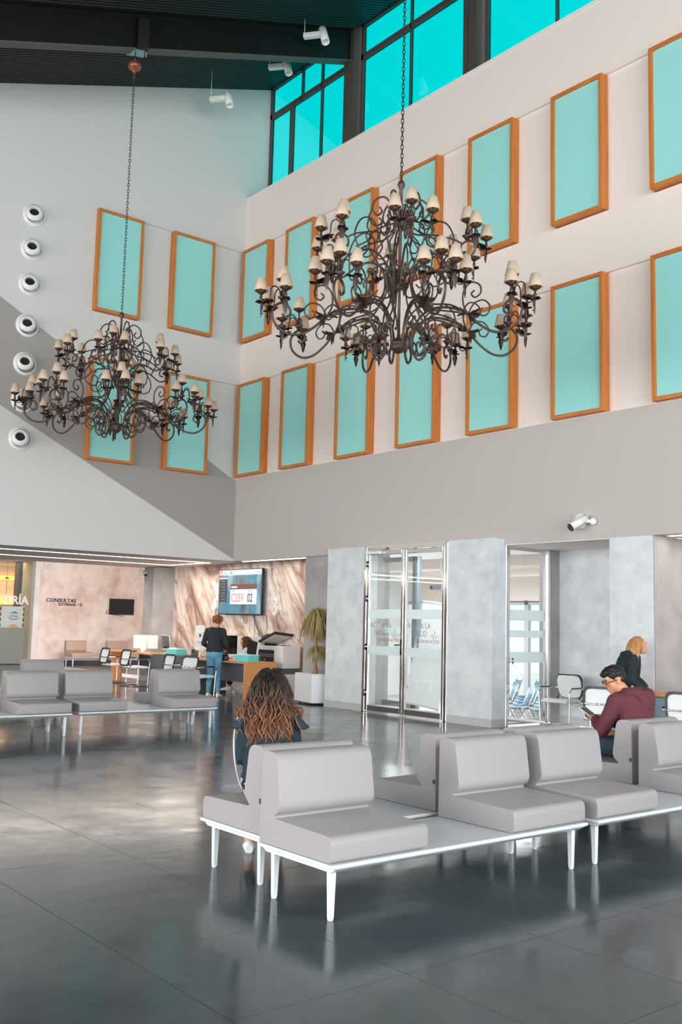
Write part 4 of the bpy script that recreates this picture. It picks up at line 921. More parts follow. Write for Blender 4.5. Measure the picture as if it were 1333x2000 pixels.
def fronds(n, z, ln, name, m, spread):
    for part in range(n//12):
        b = MB()
        for k in range(12):
            a = random.uniform(0, 2*pi); e = random.uniform(.15, 1.35); L = ln*random.uniform(.75, 1.1); d = Vector((cos(a), sin(a), 0)); p = Vector((0, 0, z+random.uniform(-.05, .05))); v = d*cos(e)*spread+Vector((0, 0, sin(e))); pts = [p.copy()]
            for q_ in range(8):
                p = p+v.normalized()*L/8; p.y = min(p.y, .15-.004*q_); p.x = min(p.x, .43); v = v+Vector((0, 0, -.6)); pts.append(p.copy())
            b.tube(pts, [.008, .011, .012, .012, .011, .009, .007, .004, .002], 4, flat=.25)
        b.build(name, m, t)
fronds(180, 1.12, .72, 'frond_cluster', 'palm_leaf', .8); fronds(96, 1.08, .66, 'frond_cluster', 'palm_dry', .6); fronds(60, .46, .42, 'lower_frond_cluster', 'palm_leaf', 1.0)
# ------------------------------------------------------------------ wrought-iron chandeliers (local z = 0 at the centre of the lower ball)
def spiral_end(c, r0, a0, turns, sgn, n=14):
    return [(c[0]+r0*(1-.82*k/n)*cos(a0+sgn*2*pi*turns*k/n), 0, c[1]+r0*(1-.82*k/n)*sin(a0+sgn*2*pi*turns*k/n)) for k in range(n+1)]
def rz(pts): return [(p[0], 0, p[1]) for p in pts]
def leaf_blade(b, M, L, wd, curl):
    n = 6; vs = []; fs = []
    for i in range(n+1):
        t_ = i/n; w_ = wd*sin(pi*(t_*.9+.08))*(1+.25*(i % 2)); x_ = L*t_; z_ = curl*t_*t_
        vs += [M @ Vector((x_, -w_, z_-.012*(1-t_))), M @ Vector((x_, 0, z_+.008)), M @ Vector((x_, w_, z_-.012*(1-t_)))]
    for i in range(n): fs += [(3*i, 3*i+1, 3*i+4, 3*i+3), (3*i+1, 3*i+2, 3*i+5, 3*i+4)]
    b.add(vs, fs, True); b.add([Vector(v)-Vector((0, 0, .006)) for v in vs], [f[::-1] for f in fs], True)
def lamp_parts(holder):
    # a candle lamp standing at local origin of holder: cup, candle, shade with gold lining, bulb
    MB().lathe([(0, -.03), (.02, -.03), (.04, -.012), (.055, .012), (.05, .014), (.03, 0), (0, 0)], 12).build('candle_cup', 'iron_dark', holder)
    MB().tube([(0, 0, 0), (0, 0, .05)], .014, 8).build('candle', 'shade_gold', holder)
    sh = MB().lathe([(.066, .02), (.038, .165)], 20).build('lampshade', 'lampshade', holder); MB().lathe([(.063, .022), (.036, .163)], 20).build('shade_lining', 'shade_gold', sh)
    MB().ball((0, 0, .075), (.016, .016, .028), 8).build('bulb', 'bulb', holder)
_lamp = {}
def lamp_meshes():
    _lamp['cup'] = MB().lathe([(0, -.03), (.02, -.03), (.04, -.012), (.055, .012), (.05, .014), (.03, 0), (0, 0)], 12)
    b = _lamp['cup']
    for k in range(6): leaf_blade(b, Matrix.Translation((0, 0, -.005)) @ Matrix.Rotation(k*pi/3, 4, 'Z') @ Matrix.Translation((.02, 0, 0)), .05, .014, .03)
    for nme, mb_, m in (('candle_cup', b, 'iron_dark'), ('candle', MB().tube([(0, 0, 0), (0, 0, .05)], .014, 8), 'shade_gold'), ('lampshade', MB().lathe([(.086, .012), (.049, .170), (.047, .170), (.083, .013)], 20), 'lampshade'), ('bulb', MB().ball((0, 0, .075), (.016, .016, .028), 8), 'bulb')):
        me = mb_.mesh(nme); me.materials.append(MATS[m]); _lamp[nme] = me
    # S-arm with leaf drop; hub at origin, lamp seat at (.28, 0, .02)
    s = MB(); s.tube(smooth_path(rz([(.03, .03), (.05, .10), (.10, .135), (.15, .10), (.16, .0), (.175, -.10), (.215, -.13), (.25, -.10), (.27, -.06)]), 5), .0085, 6)
    s.tube(smooth_path(rz([(.28, 0.0), (.278, -.06), (.262, -.12), (.262, -.17), (.275, -.21), (.268, -.235), (.25, -.225)]), 5), [.011, .013, .016, .018, .02, .02, .019, .018, .017, .016, .015, .014, .013, .012, .012, .011, .011, .010, .010, .010, .010, .010, .009, .009, .009, .009, .008, .008, .008, .007, .006][:31], 6)
    me = s.mesh('lamp_arm'); me.materials.append(MATS['iron']); _lamp['arm'] = me
    s = MB()
    for a_, L_ in ((2.6, .1), (3.5, .1), (3.1, .12), (.4, .06), (-.4, .06)):
        leaf_blade(s, Matrix.Translation((.265, 0, -.10)) @ Matrix.Rotation(a_, 4, 'Z') @ Matrix.Rotation(-.5, 4, 'Y'), L_*1.3, .034, -.03)
    leaf_blade(s, Matrix.Translation((.268, 0, -.05)) @ Matrix.Rotation(radians(82), 4, 'Y'), .22, .03, -.03)
    me = s.mesh('acanthus_leaf'); me.materials.append(MATS['iron_dark']); _lamp['leaf'] = me
    # centre lamp on the hub: bowl + stem + lamp
    s = MB().lathe([(0, -.05), (.018, -.045), (.035, -.015), (.062, .012), (.055, .016), (.02, .01), (.01, .03), (0, .03)], 14)
    for k in range(5): leaf_blade(s, Matrix.Translation((0, 0, .02)) @ Matrix.Rotation(k*2*pi/5, 4, 'Z') @ Matrix.Rotation(-1.0, 4, 'Y'), .08, .016, .03)
    me = s.mesh('hub_bowl'); me.materials.append(MATS['iron_dark']); _lamp['hub'] = me
    me = MB().tube([(0, 0, 0), (0, 0, .2)], .010, 6).mesh('lamp_stem'); me.materials.append(MATS['iron']); _lamp['stem'] = me
lamp_meshes()
def put(name, me, parent, M=None):
    o = bpy.data.objects.new(name, me); COL.objects.link(o); o.parent = parent
    if M is not None: o.matrix_local = M
    return o
def lamp_at(parent, M):
    for nme in ('candle_cup', 'candle', 'lampshade', 'bulb'): put(nme, _lamp[nme], parent, M)
def arm_mesh(curves, rad):
    b = MB()
    for c, r_ in curves: b.tube(c, r_, 6)
    return b
def chandelier(label, loc, rz0, chain_top):
    t = thing('chandelier', label, 'chandelier', loc, rz0, 'wrought-iron chandeliers')
    R = lambda a: Matrix.Rotation(a, 4, 'Z')
    MB().lathe([(0, -.1), (.05, -.085), (.09, -.04), (.1, 0), (.092, .01), (.1, .02), (.085, .06), (.05, .09), (.02, .11), (.016, .7), (.03, .71), (.05, .74), (.052, .79), (.03, .83), (.034, .86), (.018, .9), (.018, 1.5), (.05, 1.53), (.075, 1.59), (.05, 1.65), (.02, 1.68), (.02, 2.02), (.035, 2.04), (.05, 2.08), (.035, 2.12), (0, 2.13)], 18).build('centre_rod', 'iron', t)
    # lower main arms
    main = smooth_path(rz([(.28, .06), (.34, .03), (.35, -.08), (.26, -.15), (.18, -.03), (.20, .18), (.31, .34), (.48, .41), (.72, .38), (.92, .27), (1.08, .12), (1.25, .02), (1.42, .02), (1.56, .13), (1.59, .28), (1.50, .38), (1.40, .35), (1.37, .26), (1.43, .21), (1.47, .25)]), 5)
    second = smooth_path(rz([(.15, .92), (.18, .72), (.27, .55), (.45, .47), (.70, .42), (.92, .28)]), 5)
    third = smooth_path(rz([(.92, .28), (.70, .34), (.46, .38), (.34, .28), (.30, .12), (.38, .0), (.48, .03), (.50, .12), (.44, .16), (.41, .11)]), 5)
    up_c = smooth_path(rz([(.92, .28), (.86, .40), (.86, .56), (.95, .66), (1.06, .62), (1.08, .52), (1.01, .47), (.96, .52), (1.0, .56)]), 5)
    out_c = smooth_path(rz([(.92, .28), (1.0, .40), (1.12, .42), (1.2, .33), (1.16, .24), (1.09, .24), (1.07, .3), (1.11, .33)]), 5)
    low_c = smooth_path(rz([(.62, .44), (.74, .30), (.74, .12), (.62, .03), (.53, .08), (.53, .18), (.60, .2), (.62, .14)]), 5)
    am = arm_mesh([(main, .016), (second, .011), (third, .011), (up_c, .011), (out_c, .010), (low_c, .011)], 0).mesh('lower_arm'); am.materials.append(MATS['iron'])
    lc = MB()
    for a_ in range(6): leaf_blade(lc, Matrix.Translation((.92, 0, .28)) @ Matrix.Rotation(radians(28), 4, 'Y') @ Matrix.Rotation(a_*pi/3, 4, 'X') @ Matrix.Rotation(radians(-38), 4, 'Y'), .15, .035, .02)
    for a_ in range(4): leaf_blade(lc, Matrix.Translation((.9, 0, .29)) @ Matrix.Rotation(radians(200), 4, 'Y') @ Matrix.Rotation(a_*pi/2, 4, 'X') @ Matrix.Rotation(radians(-20), 4, 'Y'), .12, .03, .01)
    lcm = lc.mesh('leaf_collar'); lcm.materials.append(MATS['iron_dark'])
    for k in range(8):
        M = R(2*pi*k/8); a = put('lower_arm', am, t, M); put('leaf_collar', lcm, a)
        hub = (1.47, 0, .44)
        H = Matrix.Translation(hub); put('hub_bowl', _lamp['hub'], a, H); put('lamp_stem', _lamp['stem'], a, H); lamp_at(a, H @ Matrix.Translation((0, 0, .22)))
        for q_ in ((0., 1.25, -1.25) if k % 2 else (0.2, 1.5, -1.1)):
            HM = H @ Matrix.Rotation(q_, 4, 'Z'); s_ = put('lamp_arm', _lamp['arm'], t, M @ HM); put('acanthus_leaf', _lamp['leaf'], s_); lamp_at(s_, Matrix.Translation((.28, 0, .03)))
    # upper arms
    um = smooth_path(rz([(.10, .72), (.2, .98), (.40, 1.12), (.60, 1.08), (.78, .98), (.92, 1.02), (.98, 1.14), (.90, 1.22), (.80, 1.18), (.80, 1.09), (.86, 1.08)]), 5)
    ul = smooth_path(rz([(.62, 1.07), (.70, 1.26), (.62, 1.46), (.48, 1.52), (.36, 1.42), (.36, 1.26), (.46, 1.2), (.53, 1.27), (.49, 1.35), (.45, 1.31)]), 5)
    ud = smooth_path(rz([(.50, 1.11), (.62, .94), (.60, .76), (.46, .70), (.38, .78), (.42, .88), (.49, .86), (.48, .8)]), 5)
    ui = smooth_path(rz([(.06, 1.52), (.20, 1.40), (.42, 1.36), (.66, 1.28), (.80, 1.20)]), 5)
    ua = arm_mesh([(um, .014), (ul, .0105), (ud, .0105), (ui, .011)], 0).mesh('upper_arm'); ua.materials.append(MATS['iron'])
    for k in range(6):
        M = R(2*pi*k/6+.35); a = put('upper_arm', ua, t, M); H = Matrix.Translation((.87, 0, 1.27)); put('hub_bowl', _lamp['hub'], a, H); put('lamp_stem', _lamp['stem'], a, H); lamp_at(a, H @ Matrix.Translation((0, 0, .2)))
        for q_ in (0.9, -.9):
            s_ = put('lamp_arm', _lamp['arm'], t, M @ H @ Matrix.Rotation(q_, 4, 'Z')); put('acanthus_leaf', _lamp['leaf'], s_); lamp_at(s_, Matrix.Translation((.28, 0, .03)))
    # cage of S-scrolls
    c1 = smooth_path(rz([(.30, .16), (.36, .08), (.44, .14), (.42, .28), (.28, .46), (.19, .7), (.2, .92), (.31, 1.12), (.40, 1.3), (.36, 1.46), (.22, 1.54), (.08, 1.58)]), 5)
    c2 = smooth_path(rz([(.24, .30), (.17, .26), (.13, .34), (.2, .46), (.34, .6), (.42, .78), (.36, .96), (.22, 1.06), (.14, .98), (.18, .88), (.25, .9), (.23, .96)]), 5)
    c3 = smooth_path(rz([(.16, 1.16), (.26, 1.12), (.31, 1.22), (.22, 1.34), (.15, 1.46)]), 5)
    c4 = smooth_path(rz([(.27, .72), (.34, .66), (.38, .74), (.31, .86), (.28, 1.02)]), 5)
    cm = arm_mesh([(c1, .012), (c2, .010), (c3, .009), (c4, .009)], 0).mesh('cage_scroll'); cm.materials.append(MATS['iron'])
    for k in range(5): put('cage_scroll', cm, t, R(2*pi*k/5+.2))
    k1 = smooth_path(rz([(.06, 1.56), (.10, 1.76), (.20, 1.90), (.32, 1.86), (.36, 1.74), (.30, 1.66), (.24, 1.71), (.27, 1.77)]), 5)
    k2 = smooth_path(rz([(.36, 1.74), (.40, 1.62), (.32, 1.52), (.24, 1.57), (.27, 1.63)]), 5)
    k3 = smooth_path(rz([(.40, 1.62), (.42, 1.5), (.36, 1.38), (.44, 1.30), (.56, 1.24)]), 5)
    km = arm_mesh([(k1, .0125), (k2, .011), (k3, .010)], 0).mesh('crown_scroll'); km.materials.append(MATS['iron'])
    for k in range(6): put('crown_scroll', km, t, R(2*pi*k/6-.15))
    # chain
    ch = MB(); z = 2.14; i = 0; top = chain_top-loc[2]
    while z < top-.62:
        pts = []
        for q_ in range(12):
            a_ = 2*pi*q_/12; u = .017*cos(a_); v = .038*sin(a_)+.03
            pts.append((u, 0, z+v) if i % 2 else (0, u, z+v))
        ch.tube(pts, .0055, 5, closed=True); z += .058; i += 1
    ch.build('chain', 'chain_iron', t)
    MB().tube([(.055*cos(a_), 0, z+.05+.055*sin(a_)) for a_ in [2*pi*k/16 for k in range(16)]], .006, 5, closed=True).build('chain_ring', 'chain_iron', t)
    MB().tube([(0, 0, z+.02), (0, 0, top-.1)], .012, 8).build('top_rod', 'chain_iron', t)
    MB().lathe([(.012, -.42), (.03, -.40), (.05, -.36), (.11, -.32), (.13, -.27), (.11, -.22), (.03, -.2), (.015, -.18)], 20, Matrix.Translation((0, 0, top))).build('ceiling_rose', 'copper', t)
    MB().tube([(0, 0, top-.2), (0, 0, top)], .012, 6).box(-.16, .16, -.12, .12, top-.012, top).build('hanger', 'chrome_dark', t)
    MB().box(-.10, .10, -.03, .03, top, top+.62, Matrix.Translation((.13, -.12, 0))).build('hanger_plate', 'dark_hole', t); MB().tube([(.2, .1, top), (.2, .1, top+.7)], .009, 6).build('tie_rod', 'off_white', t)
    return t
CAMA = radians(51)
ZB = lambda y: ROOF(y)-.78
chandelier('large black wrought-iron chandelier nearest to the camera, before the right wall', (10.55, -4.5, 5.03), CAMA+radians(15), ZB(-4.5))
chandelier('black wrought-iron chandelier further away, before the left wall', (3.3, -4.71, 4.99), CAMA+radians(15), ZB(-4.71))
# ------------------------------------------------------------------ people: local frame faces +y, x to the person's right
def remesh(mb, name, m, parent, vox=.007, it=6, disp=None):
    me = mb.mesh(name); o = bpy.data.objects.new(name, me); COL.objects.link(o)
    r = o.modifiers.new('r', 'REMESH'); r.mode = 'VOXEL'; r.voxel_size = vox; r.use_smooth_shade = True
    s = o.modifiers.new('s', 'SMOOTH'); s.factor = .5; s.iterations = it
    if disp:
        tx = bpy.data.textures.new('folds', 'CLOUDS'); tx.noise_scale = disp[0]; d = o.modifiers.new('d', 'DISPLACE'); d.texture = tx; d.strength = disp[1]; d.mid_level = .5
    bpy.context.view_layer.update()
    me2 = bpy.data.meshes.new_from_object(o.evaluated_get(bpy.context.evaluated_depsgraph_get()))
    bpy.data.objects.remove(o); me2.materials.clear(); me2.name = name
    me2.polygons.foreach_set('use_smooth', [True]*len(me2.polygons))
    return link(name, me2, m, parent)
def head_rot(yaw_, pitch_, roll_=0.): return Matrix.Rotation(radians(yaw_), 4, 'Z') @ Matrix.Rotation(radians(pitch_), 4, 'X') @ Matrix.Rotation(radians(roll_), 4, 'Y')
def add_head(b, c, Rm, s=1.):
    M = Matrix.Translation(c) @ Rm @ Matrix.Scale(s, 4)
    b.ball((0, -.012, .03), (.076, .096, .086), 16, M); b.ball((0, .03, -.035), (.060, .062, .075), 14, M); b.ball((0, .035, .035), (.064, .062, .05), 12, M)
    b.ball((0, .055, -.088), (.034, .034, .026), 12, M); b.ball((0, .02, -.075), (.05, .055, .035), 12, M)
    b.loft([(M @ Vector((0, y, z)), Rm.to_3x3() @ Vector((w_*s, 0, 0)), Rm.to_3x3() @ Vector((0, w_*s*.9, w_*s*.4))) for y, z, w_ in ((.085, .03, .009), (.098, .005, .011), (.112, -.018, .015), (.104, -.032, .017), (.085, -.036, .016))], 8)
    b.ball((0, .088, -.058), (.022, .010, .008), 8, M); b.ball((0, .087, -.069), (.020, .011, .009), 8, M)
    for sx in (-1, 1):
        b.ball((sx*.077, -.005, -.01), (.012, .022, .034), 10, M); b.ball((sx*.04, .062, -.02), (.022, .02, .02), 8, M); b.ball((sx*.03, .083, .022), (.024, .008, .007), 8, M)
def add_hand(b, w_, d, nrm, side, curl=.5, s=1.):
    w_ = Vector(w_); d = Vector(d).normalized(); nrm = Vector(nrm); nrm = (nrm-d*nrm.dot(d)).normalized(); x = d.cross(nrm)*side
    kn = w_+d*.088*s
    b.loft([(w_+d*(t_*.09*s), x*(wd*s), nrm*(th*s)) for t_, wd, th in ((-.1, .024, .018), (.2, .03, .017), (.6, .038, .016), (.95, .04, .014), (1.05, .036, .010))], 10)
    for k, (off, L) in enumerate(((.030, .070), (.010, .079), (-.010, .073), (-.029, .056))):
        p = kn+x*(off*s); a = curl*.5; v = d*cos(a)-nrm*sin(a); q_ = p+v*L*.5*s; a = curl*1.5; v2 = d*cos(a)-nrm*sin(a); r_ = q_+v2*L*.33*s; a = curl*2.1; v3 = d*cos(a)-nrm*sin(a); e_ = r_+v3*L*.25*s
        b.capsule(p-d*.012*s, .0092*s, q_, .0085*s, 8); b.capsule(q_, .0085*s, r_, .0078*s, 8); b.capsule(r_, .0078*s, e_, .007*s, 8)
    p = w_+d*.025*s+x*.028*s; q_ = p+(d*.6+x*.7-nrm*.3).normalized()*.04*s; e_ = q_+(d*.9+x*.15-nrm*.35).normalized()*.034*s
    b.capsule(p, .012*s, q_, .0105*s, 8); b.capsule(q_, .0105*s, e_, .0085*s, 8)
def torso_rings(J, e=0., lo=0., hi=1., g=1., collar=True):
    pel = Vector(J['pel']); nk = Vector(J['neck']); ch = Vector(J.get('chest', pel.lerp(nk, .62))); hx = (Vector(J['hipR'])-Vector(J['hipL'])).normalized(); sx = (Vector(J['shR'])-Vector(J['shL'])).normalized()
    def P(t_):     # spine point
        return (1-t_)**2*pel+2*t_*(1-t_)*(2*ch-(pel+nk)*.5)+t_*t_*nk
    prof = [(-.16, .13, .10), (-.08, .165, .125), (.04, .172, .122), (.18, .158, .112), (.34, .136, .102), (.5, .146, .108), (.66, .16, .115), (.8, .165, .108), (.9, .15, .09), (.96, .105, .07), (1.0, .07, .06)]
    out = []
    for t_, rx, ry in prof:
        if t_ < lo-1e-6 or t_ > hi+1e-6: continue
        tt = max(-.2, t_); c = P(tt); ax = hx.lerp(sx, min(1, max(0, t_))).normalized(); up_ = (P(tt+.02)-P(tt-.02)).normalized(); fw_ = up_.cross(ax).normalized()
        out.append((c, ax*(rx*g+e), fw_*(ry*g+e)))
    return out
def add_limbs(b, J, e=0., arms=True, legs=True, g=1., arm_to=1., leg_to=1., fist=False):
    if arms:
        for s_ in 'LR':
            sh, el, wr = Vector(J['sh'+s_]), Vector(J['el'+s_]), Vector(J['wr'+s_]); nk = Vector(J['neck'])
            b.capsule(nk.lerp(sh, .35)-Vector((0, 0, .02)), .055*g+e, sh, .052*g+e); b.capsule(sh, .052*g+e, el if arm_to > .5 else sh.lerp(el, arm_to*2), .039*g+e)
            if arm_to > .5: k_ = (arm_to-.5)*2; b.capsule(el, .039*g+e, el.lerp(wr, k_), (.039-.012*k_)*g+e)
    if legs:
        for s_ in 'LR':
            hp, kn, an = Vector(J['hip'+s_]), Vector(J['kn'+s_]), Vector(J['an'+s_])
            b.capsule(hp, .088*g+e, kn, .057*g+e); k_ = leg_to; mid = kn.lerp(an, .35)
            b.capsule(kn, .057*g+e, mid, .056*g+e); b.capsule(mid, .056*g+e, kn.lerp(an, k_), (.056-.02*(k_-.35)/.65)*g+e)
def shoes(t, J, m='shoe_white'):
    for s_ in 'LR':
        an = Vector(J['an'+s_]); d = Vector(J.get('toe'+s_, (0, 1, 0))).normalized(); sd = Vector((d.y, -d.x, 0)).normalized(); up_ = sd.cross(d)
        b = MB(); f0 = an-up_*.045
        b.loft([(f0+d*y+up_*z, sd*w_, up_*h) for y, z, w_, h in ((-.065, .0, .024, .03), (-.05, .005, .034, .045), (0, .01, .038, .05), (.06, -.005, .043, .036), (.12, -.012, .045, .028), (.165, -.018, .036, .02), (.185, -.02, .02, .014))], 14)
        o = b.build('shoe', m, t); b2 = MB(); b2.loft([(f0+d*y-up_*.034, sd*w_, d*0+up_*.010) for y, w_ in ((-.07, .02), (-.05, .036), (0, .04), (.08, .046), (.14, .044), (.19, .02))], 10); b2.build('sole', 'off_white', o)
def eyes(t, c, Rm, s=1., brow='eye_dark'):
    M = Matrix.Translation(c) @ Rm @ Matrix.Scale(s, 4)
    for sx in (-1, 1):
        e_ = MB().ball((sx*.031, .083, .006), (.013, .009, .007), 10, M).build('eye', 'eye_white', t); MB().ball((sx*.031, .090, .006), (.006, .004, .006), 8, M).build('iris', 'eye_dark', e_)
        MB().tube([M @ Vector((sx*x_, y_, z_)) for x_, y_, z_ in ((.014, .094, .026), (.03, .094, .031), (.048, .083, .026))], .0035, 5).build('eyebrow', brow, t)
    MB().ball((0, .096, -.063), (.02, .005, .008), 8, M).build('lips', 'lips', t)
def locks(t, name, m, c, Rm, n, L, s=1., wave=.012, freq=3.5, rad=.008, seed=1, front=.35, zmin=-.02, out=.5, gap=.012, torso=None, part=0., turn=None, spread=0., steps=16):
    rnd = random.Random(seed); b = MB(); Mi = (Matrix.Translation(c) @ Rm @ Matrix.Scale(s, 4)); R3 = Rm.to_3x3(); A = Vector((.082, .102, .092)); cc = Vector((0, -.012, .03)); cnt = 0
    while cnt < n:
        u = rnd.uniform(-1, 1); ph = rnd.uniform(0, 2*pi); z = u; q_ = sqrt(1-z*z); d = Vector((q_*cos(ph), q_*sin(ph), z))
        if d.z < zmin-.5*(d.y < -.2)*1.0 or (d.y > front and d.z < .55) or d.y > front+.45: continue
        cnt += 1
        p = Vector((d.x*A.x, d.y*A.y, d.z*A.z))+cc; ln = L*rnd.uniform(.72, 1.06); st = ln/steps; v = Vector((d.x+(.6 if d.x > part else -.6)*(d.z > .7), d.y*.5-.25*(d.y > 0), d.z*.2)).normalized(); pts = []; ph0 = rnd.uniform(0, 2*pi); sgn = rnd.choice((-1, 1)); am = wave*rnd.uniform(.5, 1.3); fq = freq*rnd.uniform(.8, 1.2)
        side = Vector((d.x, d.y, 0)); side = side.normalized() if side.length > .05 else Vector((0, -1, 0)); p = Mi @ p; v = (R3 @ v); sidew = (R3 @ side); sidew.z = 0
        for k in range(steps+1):
            f = k/steps; a = ph0+sgn*2*pi*fq*f; tang = Vector((-sidew.y, sidew.x, 0))
            pts.append(p+(sidew*cos(a)+tang*sin(a))*am*min(1, f*1.6))
            v = (v*.72+Vector((0, 0, -1))*.42+sidew*spread*(1-f)).normalized(); p = p+v*st
            l = Mi.inverted() @ p; ll = l-cc; qn = (ll.x/A.x)**2+(ll.y/A.y)**2+(ll.z/A.z)**2
            if qn < (1+gap/.08)**2: ll = ll*((1+gap/.08)/sqrt(max(qn, .05))); l = ll+cc; p = Mi @ l
            if torso:
                for (tc_, tr) in torso:
                    dd = p-Vector(tc_); qn = (dd.x/tr[0])**2+(dd.y/tr[1])**2+(dd.z/tr[2])**2
                    if qn < 1: p = Vector(tc_)+dd/sqrt(max(qn, .05))
        tone = rnd.uniform(-.3, .3); rr = [rad*(.55+.9*sin(pi*min(1, (k/steps)*.9+.1)))*(1 if k < steps else .25) for k in range(steps+1)]
        b.tube(pts, rr, 5, flat=.6, at=[k/steps*ln/L*(1-abs(tone))+tone*.5+.25*abs(tone) if k else .02 for k in range(steps+1)])
    return b.build(name, m, t)
def hair_cap(t, m, c, Rm, s=1., grow=1.0, low=-.05, front=.05):
    b = MB(); M = Matrix.Translation(c) @ Rm @ Matrix.Scale(s, 4); n = 20; k = 12; vs = []; fs = []
    A = (.081*grow, .101*grow, .092*grow)
    for i in range(k+1):
        for j in range(n):
            a = 2*pi*j/n; fr_ = sin(a); lim = pi*(.36 if fr_ > .55 else (.50 if fr_ > -.1 else .72)); th = lim*i/k
            vs.append(M @ Vector((A[0]*sin(th)*cos(a), A[1]*sin(th)*sin(a)-.012, A[2]*cos(th)+.03)))
    for i in range(k):
        for j in range(n): fs.append((i*n+j, i*n+(j+1) % n, (i+1)*n+(j+1) % n, (i+1)*n+j))
    b.add(vs, fs, True, [.05]*len(vs)); o = b.build('hair_cap', m, t); sl = o.modifiers.new('s', 'SOLIDIFY'); sl.thickness = .006
    return o
def mirror(J, **kw):
    for k, v in kw.items():
        J[k+'R'] = v; J[k+'L'] = (-v[0], v[1], v[2])
    return J

# 1. woman with long curly hair on the back-to-back bench, seen from behind
t = thing('person', 'person with long curly ombre hair in a dark teal top, sitting on the foreground bench', 'person', (13.79, -8.535, -.02), face_dir(-.84, .54))
J = mirror({'pel': (0, .0, .56), 'neck': (0, .03, 1.05), 'chest': (0, -.01, .84)}, sh=(.150, .02, .985), el=(.180, .03, .72), wr=(.10, .25, .63), hip=(.09, .02, .55), kn=(.10, .43, .53), an=(.10, .40, .09))
hc = Vector((.0, .045, 1.175)); Rm = head_rot(-14, -4)
b = MB().loft(torso_rings(J)); add_limbs(b, J); add_head(b, hc, Rm); b.capsule(Vector(J['neck'])-Vector((0, 0, .03)), .055, hc-Vector((0, .02, .05)), .05)
for s_, sd in (('L', -1), ('R', 1)): add_hand(b, J['wr'+s_], (-sd*.5, .8, -.2), (0, .1, 1), -sd, .5)
remesh(b, 'body', 'skin', t); eyes(t, hc, Rm)
b = MB().loft(torso_rings(J, .014, 0., .96)); add_limbs(b, J, .012, True, False, arm_to=.85); remesh(b, 'top', 'cloth_teal', t, disp=(.09, .012))
for sd in (-1, 1):      # ruffled sleeve caps
    b = MB()
    for k in range(3):
        b.loft([((sd*(.150+.022*k), .02, 1.03-.035*k), (.03+.012*k, 0, sd*-.01), (0, .075+.006*k, 0)), ((sd*(.172+.022*k), .02, .985-.035*k), (.036+.012*k, 0, 0), (0, .085+.006*k, 0))], 14)
    remesh(b, 'ruffle', 'cloth_teal', t, .008, 3, (.03, .02))
b = MB().loft(torso_rings(J, .012, -.16, .34)); add_limbs(b, J, .012, False, True, leg_to=.8); remesh(b, 'trousers', 'plaid', t)
shoes(t, J)
tor = [((0, .0, .80), (.19, .135, .30)), ((-.145, .02, .985), (.085, .09, .08)), ((.145, .02, .985), (.085, .09, .08))]
hair_cap(t, 'hair_ombre', hc, Rm, 1., 1.06)
locks(t, 'hair', 'hair_ombre', hc, Rm, 560, .375, wave=.012, freq=2.3, rad=.0056, seed=4, zmin=-.15, torso=tor, spread=.03, gap=.012, steps=20)
locks(t, 'hair_curls', 'hair_ombre', hc, Rm, 210, .40, wave=.018, freq=2.5, rad=.0052, seed=9, zmin=-.2, torso=tor, spread=.10, gap=.018, steps=20)
MB().tube(smooth_path([(-.215, -.03, .985), (-.236, -.02, .86), (-.228, -.05, .72), (-.20, -.11, .60), (-.17, -.14, .53)]), .008, 6, flat=.5).build('bag_strap', 'white_metal', t)
MB().tube([(-.19, .22, .64), (-.22, .15, .66)], .006, 6).build('bracelet', 'copper', t)

# 2. young man in a maroon hoodie looking at his phone
t = thing('person', 'person in a maroon hoodie and glasses, bowed over a phone on a grey bench', 'person', (13.93, -4.59, 0), face_dir(-1, .02))
J = mirror({'pel': (0, .0, .57), 'neck': (0, .05, 1.035), 'chest': (0, -.045, .86)}, sh=(.195, .04, .965), el=(.265, .13, .71), wr=(.08, .34, .765), hip=(.10, .03, .56), kn=(.14, .46, .54), an=(.14, .44, .09))
J['wrL'] = (-.10, .33, .77); J['elL'] = (-.25, .15, .70)
hc = Vector((-.045, .155, 1.155)); Rm = head_rot(56, -22, 0)
b = MB().loft(torso_rings(J, 0, g=1.05)); add_limbs(b, J, g=1.06); add_head(b, hc, Rm, 1.03); b.capsule(Vector(J['neck'])-Vector((0, 0, .03)), .062, hc+Vector((.01, -.04, -.05)), .056)
add_hand(b, J['wrL'], (.35, .75, .35), (-.3, -.3, .9), 1, .75); add_hand(b, J['wrR'], (-.3, .75, .3), (.3, -.3, .9), -1, .75)
remesh(b, 'body', 'skin_tan', t, .0065); eyes(t, hc, Rm, 1.03)
b = MB().loft(torso_rings(J, .034, -.02, .98, 1.05)); add_limbs(b, J, .022, True, False, 1.08, arm_to=.98)
for s_ in 'LR': e_, w_ = Vector(J['el'+s_]), Vector(J['wr'+s_]); b.capsule(e_.lerp(w_, .8), .046, e_.lerp(w_, .95), .040)
remesh(b, 'hoodie', 'maroon', t, .008, 8, (.12, .02))
b = MB()
P = [(-.10, .02, 1.06), (-.13, -.06, 1.06), (-.07, -.125, 1.045), (.02, -.145, 1.035), (.10, -.12, 1.045), (.13, -.05, 1.06), (.10, .03, 1.06)]
sp = smooth_path(P, 4); b.tube(sp, [.03+.018*sin(pi*k/(len(sp)-1)) for k in range(len(sp))], 10)
b.loft([((.01, -.115, 1.07), (.10, 0, 0), (0, .045, .02)), ((.01, -.15, 1.01), (.115, 0, 0), (0, .045, 0)), ((.01, -.165, .93), (.085, 0, 0), (0, .035, 0)), ((.01, -.155, .86), (.03, 0, 0), (0, .02, 0))], 14)
remesh(b, 'hood', 'maroon', t, .008, 5, (.06, .016))
